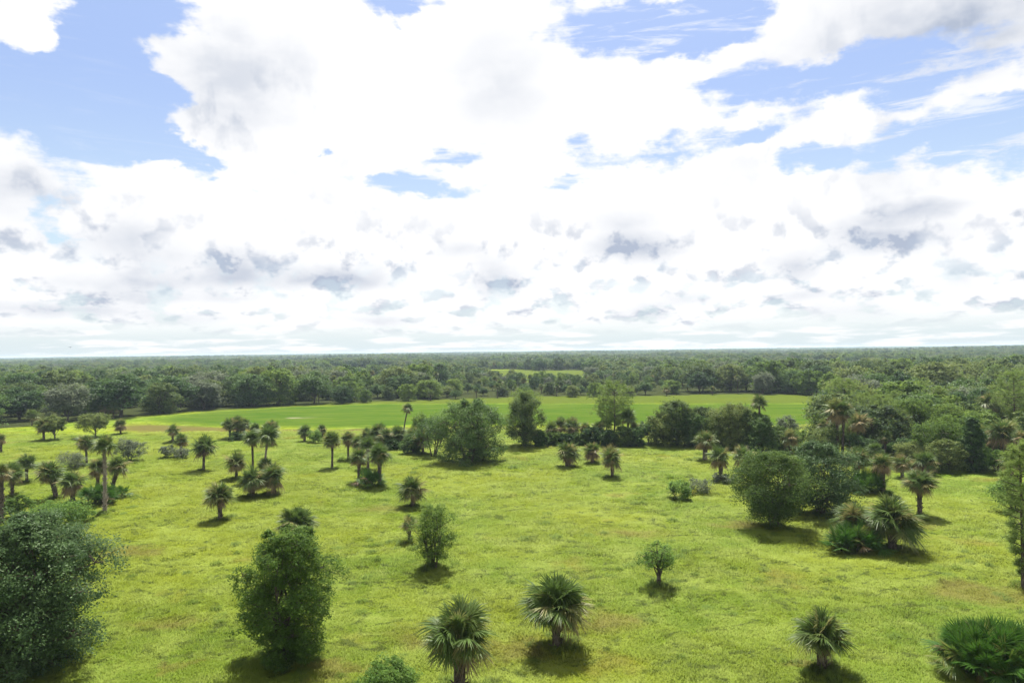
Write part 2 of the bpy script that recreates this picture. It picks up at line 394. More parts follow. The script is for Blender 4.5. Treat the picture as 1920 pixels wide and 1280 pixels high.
# ------------------------------------------------------------------ ground
CLEARINGS = [(18, 540, 46, 120), (-128, 465, 20, 85), (-98, 505, 24, 85), (-490, 690, 60, 60), (45, 620, 60, 45)]
_g = np.random.default_rng(77)
for _i in range(22):
    _y = _g.uniform(560, 1900); _x = _g.uniform(-.72, .72) * _y
    CLEARINGS.append((_x, _y, _g.uniform(30, 75) * _y / 900, _g.uniform(50, 110) * _y / 900))
# front edge of the far wood, world X -> distance Y
WOOD_EDGE = np.array([[-400, 165], [-200, 172], [-145, 184], [-128, 215], [-112, 240], [-85, 262], [-52, 272], [-10, 287], [30, 290], [60, 284], [95, 292], [127, 278], [136, 262]])
# left edge of the wood on the right, distance Y -> X
RIGHT_EDGE = np.array([[98, 62], [104, 60], [112, 57], [130, 64], [150, 70], [170, 82], [200, 95], [240, 112], [285, 128]])
def in_wood(x, y):
    far = y > np.interp(x, WOOD_EDGE[:, 0], WOOD_EDGE[:, 1])
    right = (x > np.interp(y, RIGHT_EDGE[:, 0], RIGHT_EDGE[:, 1])) & (y > 104)
    w = far | right
    for (cx, cy, rx, ry) in CLEARINGS:
        w &= ~((((x - cx) / rx) ** 2 + ((y - cy) / ry) ** 2) < 1)
    return w

def build_ground():
    def axis(fine, lo_fine, hi_fine, hi, grow):
        a = list(np.arange(lo_fine, hi_fine, fine)); s = fine
        while a[-1] < hi: s *= grow; a.append(a[-1] + s)
        return a
    xp = axis(0.7, 0, 75, 9500, 1.06); xs = np.array([-v for v in xp[::-1][:-1]] + xp)
    ys = np.array([-300, -150, -70, -30, 0, 15, 25, 30] + axis(0.6, 34, 110, 9500, 1.022))
    X, Y = np.meshgrid(xs, ys)
    Z = ground_z(X, Y)
    v = np.stack([X, Y, Z], -1).reshape(-1, 3)
    nx, ny = len(xs), len(ys)
    i = np.arange(ny - 1)[:, None] * nx + np.arange(nx - 1)[None]
    q = np.stack([i, i + 1, i + nx + 1, i + nx], -1).reshape(-1, 4)
    g = Geo(); g.add(v, q)
    me = g.mesh('ground', ground_mat(), True)
    gn = np.array(GREEN_NEAR); gf = np.array(GREEN_FAR)
    near = np.interp(v[:, 0], gn[:, 0], gn[:, 1]); far = np.interp(v[:, 0], gf[:, 0], gf[:, 1])
    yy = v[:, 1]
    sm = lambda a: np.clip(a, 0, 1)
    bright = sm((yy - near) / 14 + .5) * sm((far - yy) / 14 + .5) * sm((v[:, 0] + 122) / 20) * sm((170 - v[:, 0]) / 20)
    brown = sm((yy - near + 26) / 12) * sm((near + 1 - yy) / 8) * sm((v[:, 0] + 118) / 14) * sm((14 - v[:, 0]) / 14)
    olive = sm((yy - far + 4) / 8) * (yy < 700)
    def spot(px, py, rx, ry):
        p = px_ground(px, py)
        return sm(1.3 - np.hypot((v[:, 0] - p.x) / rx, (yy - p.y) / ry))
    sand = np.maximum(spot(562, 783, 8, 3.0), 0.85 * spot(335, 1250, 1.1, 1.0))
    sand = np.maximum(sand, 0.6 * spot(1830, 988, 4, 1.6))
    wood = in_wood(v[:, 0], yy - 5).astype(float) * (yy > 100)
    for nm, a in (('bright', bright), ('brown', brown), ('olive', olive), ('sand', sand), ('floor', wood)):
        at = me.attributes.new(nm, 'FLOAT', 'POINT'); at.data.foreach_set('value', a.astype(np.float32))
    o = link('ground', me); tag(o, 'wide flat green pasture running out to the woods', 'ground', kind='structure')
build_ground()

# ------------------------------------------------------------------ instancing for what nobody could count
def scatter(name, pts, rot, scl, idx, protos, label, cat):
    """one 'stuff' object: points that carry copies of a few small meshes"""
    col = bpy.data.collections.new(name + '_kit')
    for i, me in enumerate(protos):
        o = bpy.data.objects.new('%s_kit_%02d' % (name, i), me); col.objects.link(o)
    me = bpy.data.meshes.new(name)
    me.vertices.add(len(pts)); me.vertices.foreach_set('co', np.asarray(pts, np.float32).ravel())
    a = me.attributes.new('rot', 'FLOAT_VECTOR', 'POINT'); a.data.foreach_set('vector', np.asarray(rot, np.float32).ravel())
    a = me.attributes.new('scl', 'FLOAT_VECTOR', 'POINT'); a.data.foreach_set('vector', np.asarray(scl, np.float32).ravel())
    a = me.attributes.new('idx', 'INT', 'POINT'); a.data.foreach_set('value', np.asarray(idx, np.int32))
    o = link(name, me); tag(o, label, cat, kind='stuff')
    ng = bpy.data.node_groups.new(name, 'GeometryNodeTree')
    ng.interface.new_socket('Geometry', in_out='INPUT', socket_type='NodeSocketGeometry')
    ng.interface.new_socket('Geometry', in_out='OUTPUT', socket_type='NodeSocketGeometry')
    n = ng.nodes; l = ng.links
    gi = n.new('NodeGroupInput'); go = n.new('NodeGroupOutput')
    ci = n.new('GeometryNodeCollectionInfo'); ci.inputs['Collection'].default_value = col
    ci.inputs['Separate Children'].default_value = True; ci.inputs['Reset Children'].default_value = True
    ip = n.new('GeometryNodeInstanceOnPoints'); ip.inputs['Pick Instance'].default_value = True
    def attr(nm, typ):
        x = n.new('GeometryNodeInputNamedAttribute'); x.data_type = typ; x.inputs['Name'].default_value = nm
        return x.outputs['Attribute']
    l.new(gi.outputs[0], ip.inputs['Points']); l.new(ci.outputs[0], ip.inputs['Instance'])
    l.new(attr('idx', 'INT'), ip.inputs['Instance Index'])
    er = n.new('FunctionNodeEulerToRotation'); l.new(attr('rot', 'FLOAT_VECTOR'), er.inputs[0]); l.new(er.outputs[0], ip.inputs['Rotation'])
    l.new(attr('scl', 'FLOAT_VECTOR'), ip.inputs['Scale'])
    l.new(ip.outputs[0], go.inputs[0])
    md = o.modifiers.new('scatter', 'NODES'); md.node_group = ng
    return o

# ------------------------------------------------------------------ plant builders
def unit(v): return v / (np.linalg.norm(v, axis=-1, keepdims=True) + 1e-9)

def leaf_cards(g, centers, size, rng, up=0.4, outward=None, tint=None, aspect=0.5):
    """diamond leaves with a small fold of their own orientation"""
    n = len(centers)
    nrm = rng.normal(size=(n, 3)); nrm[:, 2] = np.abs(nrm[:, 2]) + up
    if outward is not None: nrm += outward * 0.9
    nrm = unit(nrm)
    d = unit(np.cross(nrm, rng.normal(size=(n, 3))))
    s = np.cross(nrm, d)
    L = size * rng.uniform(0.6, 1.35, n)[:, None]; W = L * aspect
    p0 = centers - d * L * .5; p2 = centers + d * L * .5
    p1 = centers + s * W * .5 + d * L * .05; p3 = centers - s * W * .5 + d * L * .05
    v = np.stack([p0, p1, p2, p3], 1).reshape(-1, 3)
    q = np.arange(n * 4).reshape(-1, 4)
    if tint is None: tint = rng.uniform(0.2, 0.8, n)
    g.add(v, q, None, np.repeat(tint, 4))

def curve(p0, p1, rng, sag=0.12, n=5):
    p0, p1 = np.asarray(p0, float), np.asarray(p1, float); L = np.linalg.norm(p1 - p0)
    mid = (p0 + p1) / 2 + rng.normal(size=3) * L * sag * 0.6 + np.array([0, 0, L * sag])
    s = np.linspace(0, 1, n)[:, None]
    return (1 - s) ** 2 * p0 + 2 * s * (1 - s) * mid + s ** 2 * p1

def broadleaf(seed, H, R, base=0.18, lobes=16, clumps=14, leaves=40, leaf=0.2, mat='oak', bark='bark', stems=1, trunk_r=None,
              flat=0.0, lobe_r=0.40, spread=0.25, aspect=0.5, outline=None, off=(0, 0), droop=0.0, twig=True, loose=1.0, fork=None):
    """tapered trunk(s), limbs to every lobe of the crown, and leaves gathered in clumps on the lobes"""
    rng = np.random.default_rng(seed)
    wood, limb, cr = Geo(), Geo(), Geo()
    zc = H * (base + 1) / 2; az = H * (1 - base) / 2
    tr = trunk_r or H * 0.022
    # stems
    tops = []
    for k in range(stems):
        an = rng.uniform(0, 6.28); b0 = np.array([math.cos(an), math.sin(an), 0]) * (tr * 1.6 * (stems > 1))
        tip = np.array([off[0], off[1], 0]) + np.array([math.cos(an) * R * spread * (stems > 1), math.sin(an) * R * spread * (stems > 1), H * (fork or 0.62) * rng.uniform(.85, 1.1)])
        pts = curve([*b0[:2], -0.15], tip, rng, 0.03, 7)
        r = np.linspace(tr * (1.25 if stems == 1 else .7), tr * .35, 7); r[0] *= 1.35
        wood.tube(pts, r, 7); tops.append(pts)
    for i in range(lobes):
        dz = -0.7 + 1.68 * (i + .5) / lobes; an = i * 2.39996 + rng.normal() * .25; dh = math.sqrt(max(0, 1 - dz * dz))
        d = np.array([dh * math.cos(an), dh * math.sin(an), dz])
        f = rng.uniform(0.30, 0.88)
        if outline is not None:
            zz = (i + rng.uniform(.1, .9)) / lobes * .96 + .02; rr = outline(zz) * R * rng.uniform(.15, .92) ** .7 * .95; an = i * 2.39996 + rng.normal() * .5
            c = np.array([math.cos(an) * rr, math.sin(an) * rr, H * (base + (1 - base) * zz)]); lr = R * lobe_r * (0.45 + 0.6 * outline(zz)) * rng.uniform(.7, 1.15)
        else:
            c = np.array([d[0] * R * f, d[1] * R * f, zc + d[2] * az * f * (1 - flat)]); lr = R * lobe_r * rng.uniform(.5, 1.25)
        c[:2] += off
        lr = min(lr, H - c[2] + .2 * R) if H - c[2] > 0.1 * R else lr * .5
        st = tops[rng.integers(len(tops))]
        sp = st[rng.integers(2, 7)]
        if sp[2] > c[2]: sp = st[rng.integers(1, 4)]
        L = np.linalg.norm(c - sp)
        limb.tube(curve(sp, c, rng, 0.08, 5), np.linspace(tr * .38, tr * .12, 5), 5)
        dd = unit(rng.normal(size=(clumps, 3)) + np.array([0, 0, 0.35]))
        dd[:, 2] *= np.where(dd[:, 2] < 0, 0.6, 0.85)
        cc = c + dd * lr * rng.uniform(.55, 1.05, (clumps, 1))
        cc[:, 2] -= droop * np.hypot(dd[:, 0], dd[:, 1]) * lr
        if twig:
            for k in range(0, clumps, 3):
                limb.tube(np.stack([c, (c + cc[k]) / 2 + [0, 0, .05 * lr], cc[k]]), [tr * .12, tr * .08, tr * .03], 4)
        n = leaves
        rad = lr * 0.34 * rng.uniform(.7, 1.3, (clumps, 1, 1)) * loose
        pts = rng.normal(size=(clumps, n, 3)) * rad * np.array([0.62, 0.62, 0.45])
        outw = np.broadcast_to(dd[:, None], (clumps, n, 3)).reshape(-1, 3)
        tint = np.clip(rng.uniform(.2, .8, (clumps, 1)) + rng.normal(size=(clumps, n)) * .13, 0, 1).ravel()
        P = (cc[:, None] + pts).reshape(-1, 3)
        keep = P[:, 2] > 0.08
        leaf_cards(cr, P[keep], leaf, rng, 0.3, outw[keep], tint[keep], aspect)
    return wood.mesh('trunk', MAT[bark], True), cr.mesh('crown', MAT[mat]), limb.mesh('branches', MAT[bark], True)

def pine_tree(seed, H, R, base=0.3, branches=46, needle=0.30, tufts=9, per=26, bark='bark', mat='pine', oval=True):
    rng = np.random.default_rng(seed); wood, limb, cr = Geo(), Geo(), Geo()
    tr = H * 0.014
    top = np.array([rng.normal() * .15, rng.normal() * .15, H])
    pts = curve([0, 0, -.15], top, rng, 0.01, 9); wood.tube(pts, np.linspace(tr * 1.3, tr * .2, 9), 7)
    for i in range(branches):
        z = base + (0.98 - base) * (i + rng.uniform()) / branches
        prof = math.sin(min(1, max(0.05, (1.02 - z) / (1.02 - base))) ** 0.75 * math.pi * .93) if oval else (1.05 - z) / (1.05 - base)
        L = R * max(0.15, prof) * rng.uniform(.7, 1.1); an = i * 2.4 + rng.uniform(-.4, .4)
        p0 = pts[0] + (top - pts[0]) * z; p0 = np.array([np.interp(p0[2], pts[:, 2], pts[:, 0]), np.interp(p0[2], pts[:, 2], pts[:, 1]), p0[2]])
        p1 = p0 + np.array([math.cos(an) * L, math.sin(an) * L, L * rng.uniform(.05, .45)])
        bp = curve(p0, p1, rng, -0.06, 5); limb.tube(bp, np.linspace(tr * .32, tr * .07, 5), 4)
        for k in range(tufts):
            s = rng.uniform(.4, 1.02); c = np.array([np.interp(s, np.linspace(0, 1, 5), bp[:, j]) for j in range(3)]) + rng.normal(size=3) * L * .13
            d = unit(rng.normal(size=(per, 3)) + [0, 0, .5])
            ln = needle * rng.uniform(.7, 1.2, (per, 1)); sd = unit(np.cross(d, rng.normal(size=(per, 3)))) * needle * 0.045
            v = np.stack([c - sd, c + sd, c + d * ln + sd * .6, c + d * ln - sd * .6], 1).reshape(-1, 3)
            cr.add(v, np.arange(per * 4).reshape(-1, 4), None, np.clip(rng.uniform(.3, .7) + rng.normal() * .1, 0, 1))
    return wood.mesh('trunk', MAT[bark], True), cr.mesh('crown', MAT[mat]), limb.mesh('branches', MAT[bark], True)

def fan_frond(g, el, rng, n=22, L=1.0, az=0.0, droop=1.0, tint=0.1, center=(0, 0, 0), dead=False, seg=2, wide=1.0, stalk=None):
    """a costapalmate fan: stalk, then narrow leaflets spread from its end, sides and tips hanging"""
    e = math.radians(el); ca, sa = math.cos(az), math.sin(az)
    pl = (stalk if stalk is not None else 0.44) * L * rng.uniform(.9, 1.1); gr = 0.16 * droop * max(0.1, math.cos(e))
    s = np.linspace(0, 1, 4)[:, None]
    dr = np.array([math.cos(e), 0, math.sin(e)])
    pts = np.array([.03 * L, 0, 0]) + dr * pl * s + np.array([0, 0, -1]) * gr * pl * s ** 2
    a = pts[-1] - pts[-2]; a = a / np.linalg.norm(a); a = a + np.array([0, 0, -0.20 * droop * max(0, math.cos(e))]); a /= np.linalg.norm(a)
    b = np.array([0, 1.0, 0]); nr = np.cross(a, b)
    tw = rng.normal() * .25; b, nr = b * math.cos(tw) + nr * math.sin(tw), nr * math.cos(tw) - b * math.sin(tw)
    fold = 0.30 if not dead else 0.5
    lim = math.radians(118 if not dead else 78)
    ph = np.linspace(-lim, lim, n) + rng.normal(size=n) * .05
    ll = 0.60 * L * wide * (0.62 + 0.38 * np.cos(ph * .62)) * rng.uniform(.85, 1.12, n)
    dv = unit(a * np.cos(ph)[:, None] + b * np.sin(ph)[:, None] - nr * (fold * np.abs(np.sin(ph)))[:, None])
    base = pts[-1] + a * (0.13 * L * np.clip(np.cos(ph), 0, 1))[:, None]
    wv = unit(np.cross(nr, dv) + nr * (rng.normal(size=n) * .35)[:, None])
    ss = [0, .45, 1.0] if seg == 2 else [0, .3, .65, 1.0]
    ww = [.010, .021, .002] if seg == 2 else [.008, .0165, .012, .001]
    dg = (0.28 if not dead else 0.5) * droop * rng.uniform(.6, 1.4, n)[:, None]
    rows = []
    for si, wi in zip(ss, ww):
        c = base + dv * (ll * si)[:, None] + np.array([0, 0, -1]) * dg * (ll * si ** 2)[:, None]
        kw = wi * L * (22 / n if n < 22 else 1.0)
        rows += [c - wv * kw, c + wv * kw]
    m = len(ss); v = np.stack(rows, 1)               # n, 2m, 3
    q = []
    for k in range(m - 1): q.append(np.arange(n)[:, None] * 2 * m + np.array([2 * k, 2 * k + 1, 2 * k + 3, 2 * k + 2])[None])
    q = np.vstack(q)
    tn = np.clip(tint + rng.normal(size=n) * .06, 0, 1)
    tn = np.repeat(tn[:, None], 2 * m, 1); tn[:, -2:] += 0.10
    R3 = np.array([[ca, -sa, 0], [sa, ca, 0], [0, 0, 1]])
    g.add(v.reshape(-1, 3) @ R3.T + center, q, None, tn.ravel())
    sub = Geo(); sub.tube(pts, np.linspace(.022, .012, 4) * L, 3, cap=False)
    g.add(sub.v[0] @ R3.T + center, sub.q[0], None, min(1, tint + .18))

def palm_crown(seed, green=30, dead=12, n=18, brown=.9, lo=-25, yellow=.15, seg=2):
    """unit crown (radius about 1) round the bud at the origin: green fronds, and the dead ones hanging below"""
    rng = np.random.default_rng(seed); g, dd = Geo(), Geo()
    for i in range(green):
        k = (i + .5) / green
        el = 86 - (86 - lo) * k ** 0.95 + rng.normal() * 5
        yl = 0.05 + (0.42 * (rng.random() < yellow)) + 0.24 * max(0, (k - .55)) + rng.uniform(0, .12)
        fan_frond(g, el, rng, n, rng.uniform(.72, 1.10) * (0.82 + .18 * k ** .5 - .14 * max(0, k - .6) / .4), i * 2.39996 + rng.normal() * .35, rng.uniform(.6, 1.5) * (.55 + .75 * k), yl, (0, 0, rng.uniform(-.05, .05)), seg=seg)
    for i in range(dead):
        el = rng.uniform(-26, 4) if rng.random() < .7 else rng.uniform(0, 16)
        fan_frond(dd, el, rng, max(9, n - 6), rng.uniform(.45, .78), i * 2.39996 + 1 + rng.normal() * .3, rng.uniform(.55, 1.15), brown * rng.uniform(.72, 1.1), (0, 0, rng.uniform(-.16, -.02)), True, seg=seg)
    return g.mesh('crown', MAT['palm']), dd.mesh('dead_fronds', MAT['palm'])

def palm_trunk(h, r, lean=(0, 0), mat='ptrunk', boots=False, seed=0, bulge=1.0):
    rng = np.random.default_rng(seed); g = Geo(); n = 12 if h > 2 else 7
    s = np.linspace(0, 1, n)
    pts = np.stack([lean[0] * s ** 1.5 + .02 * np.sin(s * 7 + seed), lean[1] * s ** 1.5 + .02 * np.cos(s * 6 + seed), -.2 + (h + .2) * s], -1)
    rr = r * (1 + .35 * np.exp(-s * 9) + .06 * np.sin(s * 23 + seed)) * np.interp(s, [0, .5, .85, 1], [1, .95, bulge, .75 * bulge])
    g.tube(pts, rr, 9)
    if boots:                                   # stubs of old leaf stalks
        for i in range(int(h * 16)):
            k = rng.uniform(.08, .99); c = np.array([np.interp(k, s, pts[:, j]) for j in range(3)]); R = np.interp(k, s, rr)
            an = i * 2.4 + rng.normal() * .3; o = np.array([math.cos(an), math.sin(an), 0])
            tip = c + o * (R + rng.uniform(.08, .26)) + [0, 0, rng.uniform(.1, .3)]
            g.tube(np.stack([c + o * R * .8, (c + o * R + tip) / 2, tip]), [.05, .04, .018], 3, tint=.5)
    return g.mesh('trunk', MAT[mat], True)

CROWNS = {
    'g': [palm_crown(11 + i, 44 + 3 * (i % 3), 7 + i % 4, 24, lo=2 + 3 * (i % 4), yellow=.06 + .03 * (i % 3)) for i in range(6)],
    'd': [palm_crown(31 + i, 36 + 4 * (i % 3), 15 + 2 * (i % 4), 24, lo=8 + 3 * (i % 3), yellow=.12 + .04 * (i % 3)) for i in range(6)],
    'b': [palm_crown(51 + i, 30 + 5 * (i % 3), 22 + 3 * (i % 3), 24, brown=.72 + .06 * (i % 3), lo=14 + 3 * (i % 3), yellow=.28 + .05 * (i % 3)) for i in range(5)],
}
GP = 'cabbage palms scattered over the pasture and the woods'

def place_palm(bx, by, top, wid, style, label, dx=0, thick=None, pale=False, boots=False, group='cabbage palms on the pasture', up=0.78, far=0.0, name='cabbage_palm'):
    """bx, by: where the trunk meets the ground; top: top of the crown; wid: crown width, all read off the photograph"""
    p = px_ground(bx, by); dp = depth(p); m = dp / F
    rng = np.random.default_rng(int(bx * 31 + by * 7 + top))
    R = wid * m / 2 * 1.16; H = (by - top) * m; bud = max(0.25, H - up * R)
    root = link(name, None, None, p, (0, 0, 0)); root.empty_display_size = .5
    tag(root, label, 'palm tree', group)
    lean = (dx * m, rng.normal() * .1)
    th = thick or (0.22 if H > 6 else 0.26)
    link('trunk', palm_trunk(bud, th, lean, 'ptrunk_pale' if pale else 'ptrunk', boots or by > 930, int(bx) % 97, 1.0 if H > 6.5 else 1.25), root)
    cg, cd = CROWNS[style][rng.integers(len(CROWNS[style]))]
    rz = rng.uniform(0, 6.28)
    link('crown', cg, root, (lean[0], lean[1], bud), (rng.normal() * .12, rng.normal() * .12, rz), (R, R, R * rng.uniform(.92, 1.05)))
    link('dead_fronds', cd, root, (lean[0], lean[1], bud), (0, 0, rz + 1), (R * .92, R * .92, R * rng.uniform(.9, 1.1)))
    return root

# fan leaves for the palms near the camera, one mesh for every attitude, shared
FR = {}
def frond_mesh(cls, var, mat='palm'):
    key = (cls, var, mat)
    if key not in FR:
        rng = np.random.default_rng(abs(hash((int(cls * 10), var, 5 if mat == 'palm' else 6))) % 2 ** 31)
        g = Geo(); dead = cls < -44 or var >= 3
        t = {0: .06, 1: .14, 2: .45, 3: .9, 4: .72}[var]
        fan_frond(g, cls, rng, 46 if not dead else 30, 1.0, 0, 1.0 if mat == 'palm' else .35, t, (0, 0, 0), dead or var >= 3, 3, stalk=.44 if mat == 'palm' else .55)
        FR[key] = g.mesh('frond', MAT[mat])
    return FR[key]
CLS = [82, 68, 52, 38, 22, 6, -10, -28, -50, -66]
def near_palm(bx, by, top, wid, label, green=54, dead=12, yellow=.12, thick=.27, brown_var=(3, 3, 4), dx=0, trunk=True, lowest=15, group='cabbage palms on the pasture', up=.78, name='cabbage_palm'):
    p = px_ground(bx, by); m = depth(p) / F; rng = np.random.default_rng(int(bx * 3 + by))
    R = wid * m / 2 * 1.16; H = (by - top) * m; bud = max(.3, H - up * R)
    root = link(name, None, None, p); tag(root, label, 'palm tree', group)
    lean = (dx * m, 0)
    link('trunk', palm_trunk(bud, thick, lean, 'ptrunk', True, int(bx) % 89, 1.35), root)
    crown = link('crown', None, root, (lean[0], 0, bud))
    for i in range(green + dead):
        if i < green:
            k = (i + .5) / green; el = 86 - (86 - lowest) * k + rng.normal() * 5
            var = 2 if rng.random() < yellow * (1 + k) else int(rng.random() < .4 + .4 * k); sc = .84 + .2 * k ** .5 - .16 * max(0, k - .6) / .4
        else:
            el = rng.uniform(-28, 10); var = brown_var[rng.integers(len(brown_var))]; sc = rng.uniform(.42, .70)
        c = min(CLS, key=lambda q: abs(q - el))
        link('frond', frond_mesh(c, var), crown, (0, 0, rng.uniform(-.12, .06) * R), (rng.normal() * .16, -math.radians(el - c), i * 2.39996 + rng.normal() * .35),
             (R * sc * rng.uniform(.76, 1.10),) * 3)
    return root

def palmetto_clump(bx, by, top, wid, label, heads=9, per=11, mat='palmetto', group='saw palmetto thickets', dead=.12, deep=0.7, name='saw_palmetto'):
    """low spreading palmetto: short creeping stems, each with a tuft of upright fans"""
    p = px_ground(bx, by); m = depth(p) / F; rng = np.random.default_rng(int(bx * 5 + by * 3))
    W = wid * m / 2; H = (by - top) * m
    root = link(name, None, None, p); tag(root, label, 'palmetto', group)
    for h in range(heads):
        an = h * 2.39996; rr = math.sqrt((h + .5) / heads); hx, hy = math.cos(an) * W * .8 * rr, math.sin(an) * W * .8 * rr * deep
        fl = H * .62 * rng.uniform(.8, 1.1); hz = max(0.12, H * (1 - .3 * rr) - fl * .95)
        g = Geo(); g.tube(curve([hx * .7, hy * .7, -.1], [hx, hy, hz], rng, .1, 4), np.linspace(.11, .08, 4), 6); link('stem', g.mesh('stem', MAT['ptrunk'], True), root)
        for i in range(per):
            k = (i + .5) / per; el = 84 - 78 * k + rng.normal() * 6; c = min(CLS[:7], key=lambda q: abs(q - el))
            var = 3 if rng.random() < dead * .4 and k > .6 else (2 if rng.random() < .08 else int(rng.random() < .5))
            link('frond', frond_mesh(c, var, mat), root, (hx, hy, hz), (rng.normal() * .1, -math.radians(el - c), i * 2.4 + h), (fl * rng.uniform(.85, 1.1),) * 3)
    return root

def place_tree(bx, by, top, wid, meshes, proto_h, proto_r, label, cat='tree', group=None, name='oak_tree', rz=None, sx=None):
    p = px_ground(bx, by); m = depth(p) / F; rng = np.random.default_rng(int(bx * 13 + by))
    H = (by - top) * m; R = wid * m / 2
    root = link(name, None, None, p); tag(root, label, cat, group)
    sc = (R / proto_r, R / proto_r, H / proto_h); rot = (0, 0, rng.uniform(0, 6.28) if rz is None else rz)
    link('trunk', meshes[0], root, (0, 0, 0), rot, sc); link('crown', meshes[1], root, (0, 0, 0), rot, sc)
    return root
# ------------------------------------------------------------------ trees and bushes standing in the pasture
def outl_round(z): return math.sqrt(max(0.02, 1 - (2 * z - 1) ** 2)) * .95 + .05
def outl_egg(z): return max(.1, 1 - abs(2 * (z * .92 + .04) - .86) ** 2.6 * (.55 if z < .43 else .9)) ** .55
def outl_bush(z): return float(np.interp(z, [0, .12, .35, .6, .8, .92, 1], [.42, .68, .97, 1.0, .82, .58, .3]))
def outl_cone(z): return max(.12, 1.05 - z) ** .8

def solo(bx, by, top, wid, label, name='oak_tree', cat='tree', group=None, pine=False, rz=None, **kw):
    """a tree or bush of its own shape: size read off the photograph, then built in metres"""
    p = px_ground(bx, by); m = depth(p) / F
    H = (by - top) * m; R = wid * m / 2
    tr, cr, lb = (pine_tree if pine else broadleaf)(int(bx * 17 + by), H, R, **kw)
    root = link(name, None, None, p, (0, 0, 0)); tag(root, label, cat, group)
    tk = link('trunk', tr, root, rot=(0, 0, rz or 0)); link('branches', lb, tk); link('crown', cr, root, rot=(0, 0, rz or 0))
    return root

solo(45, 1250, 972, 280, 'large dark evergreen oak with low spreading branches at the left edge of the picture', 'oak_tree', base=0, lobes=96, clumps=24, leaves=52, leaf=.155, mat='oak_near', outline=outl_egg, lobe_r=.34, stems=3, spread=.3, trunk_r=.26, aspect=.6, loose=.85)
solo(540, 1240, 996, 204, 'dense bushy willow-leaved tree in front of the palm with a straw-coloured dead frond', 'bushy_tree', base=.02, lobes=86, clumps=24, leaves=32, leaf=.17, mat='willow', outline=outl_bush, stems=7, spread=.4, trunk_r=.14, lobe_r=.30, aspect=.36, loose=.85)
solo(812, 1066, 950, 88, 'small thin-leaved tree with several bare slender stems in the open pasture', 'slender_tree', base=.17, lobes=36, clumps=13, leaves=34, leaf=.17, mat='willow', outline=outl_bush, stems=5, spread=.45, trunk_r=.13, lobe_r=.38, aspect=.32, loose=1.3)
solo(1236, 1101, 1012, 84, 'little open-crowned tree with a short dark trunk alone in the pasture', 'small_tree', base=.24, lobes=20, clumps=10, leaves=22, leaf=.16, mat='light', trunk_r=.19, lobe_r=.36, aspect=.4, droop=.25, loose=1.2, fork=.55)
solo(1453, 990, 850, 150, 'broad bushy tree with yellow-green leaves in front of a darker one', 'bushy_tree', base=.13, lobes=74, clumps=22, leaves=34, leaf=.20, mat='myrtle', outline=outl_bush, stems=6, spread=.4, trunk_r=.16, lobe_r=.34, aspect=.4, loose=1.2)
solo(1540, 966, 831, 140, 'dark green bushy tree touching the yellow-green one', 'bushy_tree', base=.02, lobes=56, clumps=15, leaves=44, leaf=.22, mat='oak_near', outline=outl_egg, stems=5, spread=.35, trunk_r=.16, lobe_r=.34, aspect=.5)
solo(880, 866, 750, 142, 'biggest dark round oak in the middle of the pasture with branches down to the grass', 'oak_tree', base=.02, lobes=70, clumps=16, leaves=42, leaf=.27, mat='laurel', stems=6, spread=.4, trunk_r=.28, lobe_r=.30, outline=outl_egg, aspect=.5, droop=.2)
solo(812, 857, 782, 66, 'smaller dark oak on several bare leaning trunks beside the biggest oak', 'oak_tree', base=.30, lobes=16, clumps=13, leaves=36, leaf=.25, mat='laurel', stems=5, spread=.6, trunk_r=.20, lobe_r=.36)
solo(984, 838, 737, 76, 'upright egg-shaped oak in front of the bright green field', 'oak_tree', base=.08, lobes=56, clumps=14, leaves=36, leaf=.27, mat='oak', outline=outl_egg, trunk_r=.25, lobe_r=.36, aspect=.45)
solo(988, 812, 733, 62, 'pale green pine rising behind the egg-shaped oak', 'pine_tree', pine=True, base=.35, branches=40, needle=.5, tufts=11, per=20)
solo(1152, 832, 719, 84, 'tall pale green pine with an open crown in front of the bright green field', 'pine_tree', pine=True, base=.30, branches=52, needle=.5, tufts=11, per=20)
solo(1138, 829, 748, 60, 'shorter leaning pine close against the tall pale pine', 'pine_tree', pine=True, base=.35, branches=34, needle=.5, tufts=10, per=22)
solo(103, 826, 771, 46, 'round oak growing against a palm below the far wood', 'oak_tree', base=.10, lobes=18, clumps=13, leaves=34, leaf=.3, mat='oak', lobe_r=.36)
solo(179, 821, 772, 60, 'lollipop-shaped round oak standing alone below the far wood', 'oak_tree', base=.16, lobes=24, clumps=14, leaves=36, leaf=.28, mat='oak', lobe_r=.33)
solo(243, 866, 818, 54, 'grey-green bush behind the tallest palm of the left-hand cluster', 'grey_bush', 'bush', base=.02, lobes=18, clumps=12, leaves=34, leaf=.22, mat='grey', stems=6, spread=.5, trunk_r=.07)
solo(136, 880, 847, 50, 'pale silvery bush with thin upright twigs behind the left-hand palms', 'grey_bush', 'bush', base=.02, lobes=14, clumps=10, leaves=26, leaf=.20, mat='grey', stems=8, spread=.6, trunk_r=.05, loose=1.3)
solo(590, 832, 806, 34, 'rounded light green bush beside a small palm near the brown strip', 'green_bush', 'bush', base=.02, lobes=12, clumps=10, leaves=30, leaf=.25, mat='light', stems=5, trunk_r=.06)
solo(1272, 938, 898, 52, 'low leafy light green bush in the open pasture', 'green_bush', 'bush', base=.02, lobes=11, clumps=9, leaves=22, leaf=.27, mat='light', stems=7, spread=.6, trunk_r=.05, loose=1.4)
solo(1313, 925, 897, 52, 'low brownish bush beside the low leafy light green one', 'dry_bush', 'bush', base=.02, lobes=10, clumps=8, leaves=20, leaf=.20, mat='grey', stems=7, spread=.7, trunk_r=.05, loose=1.6)
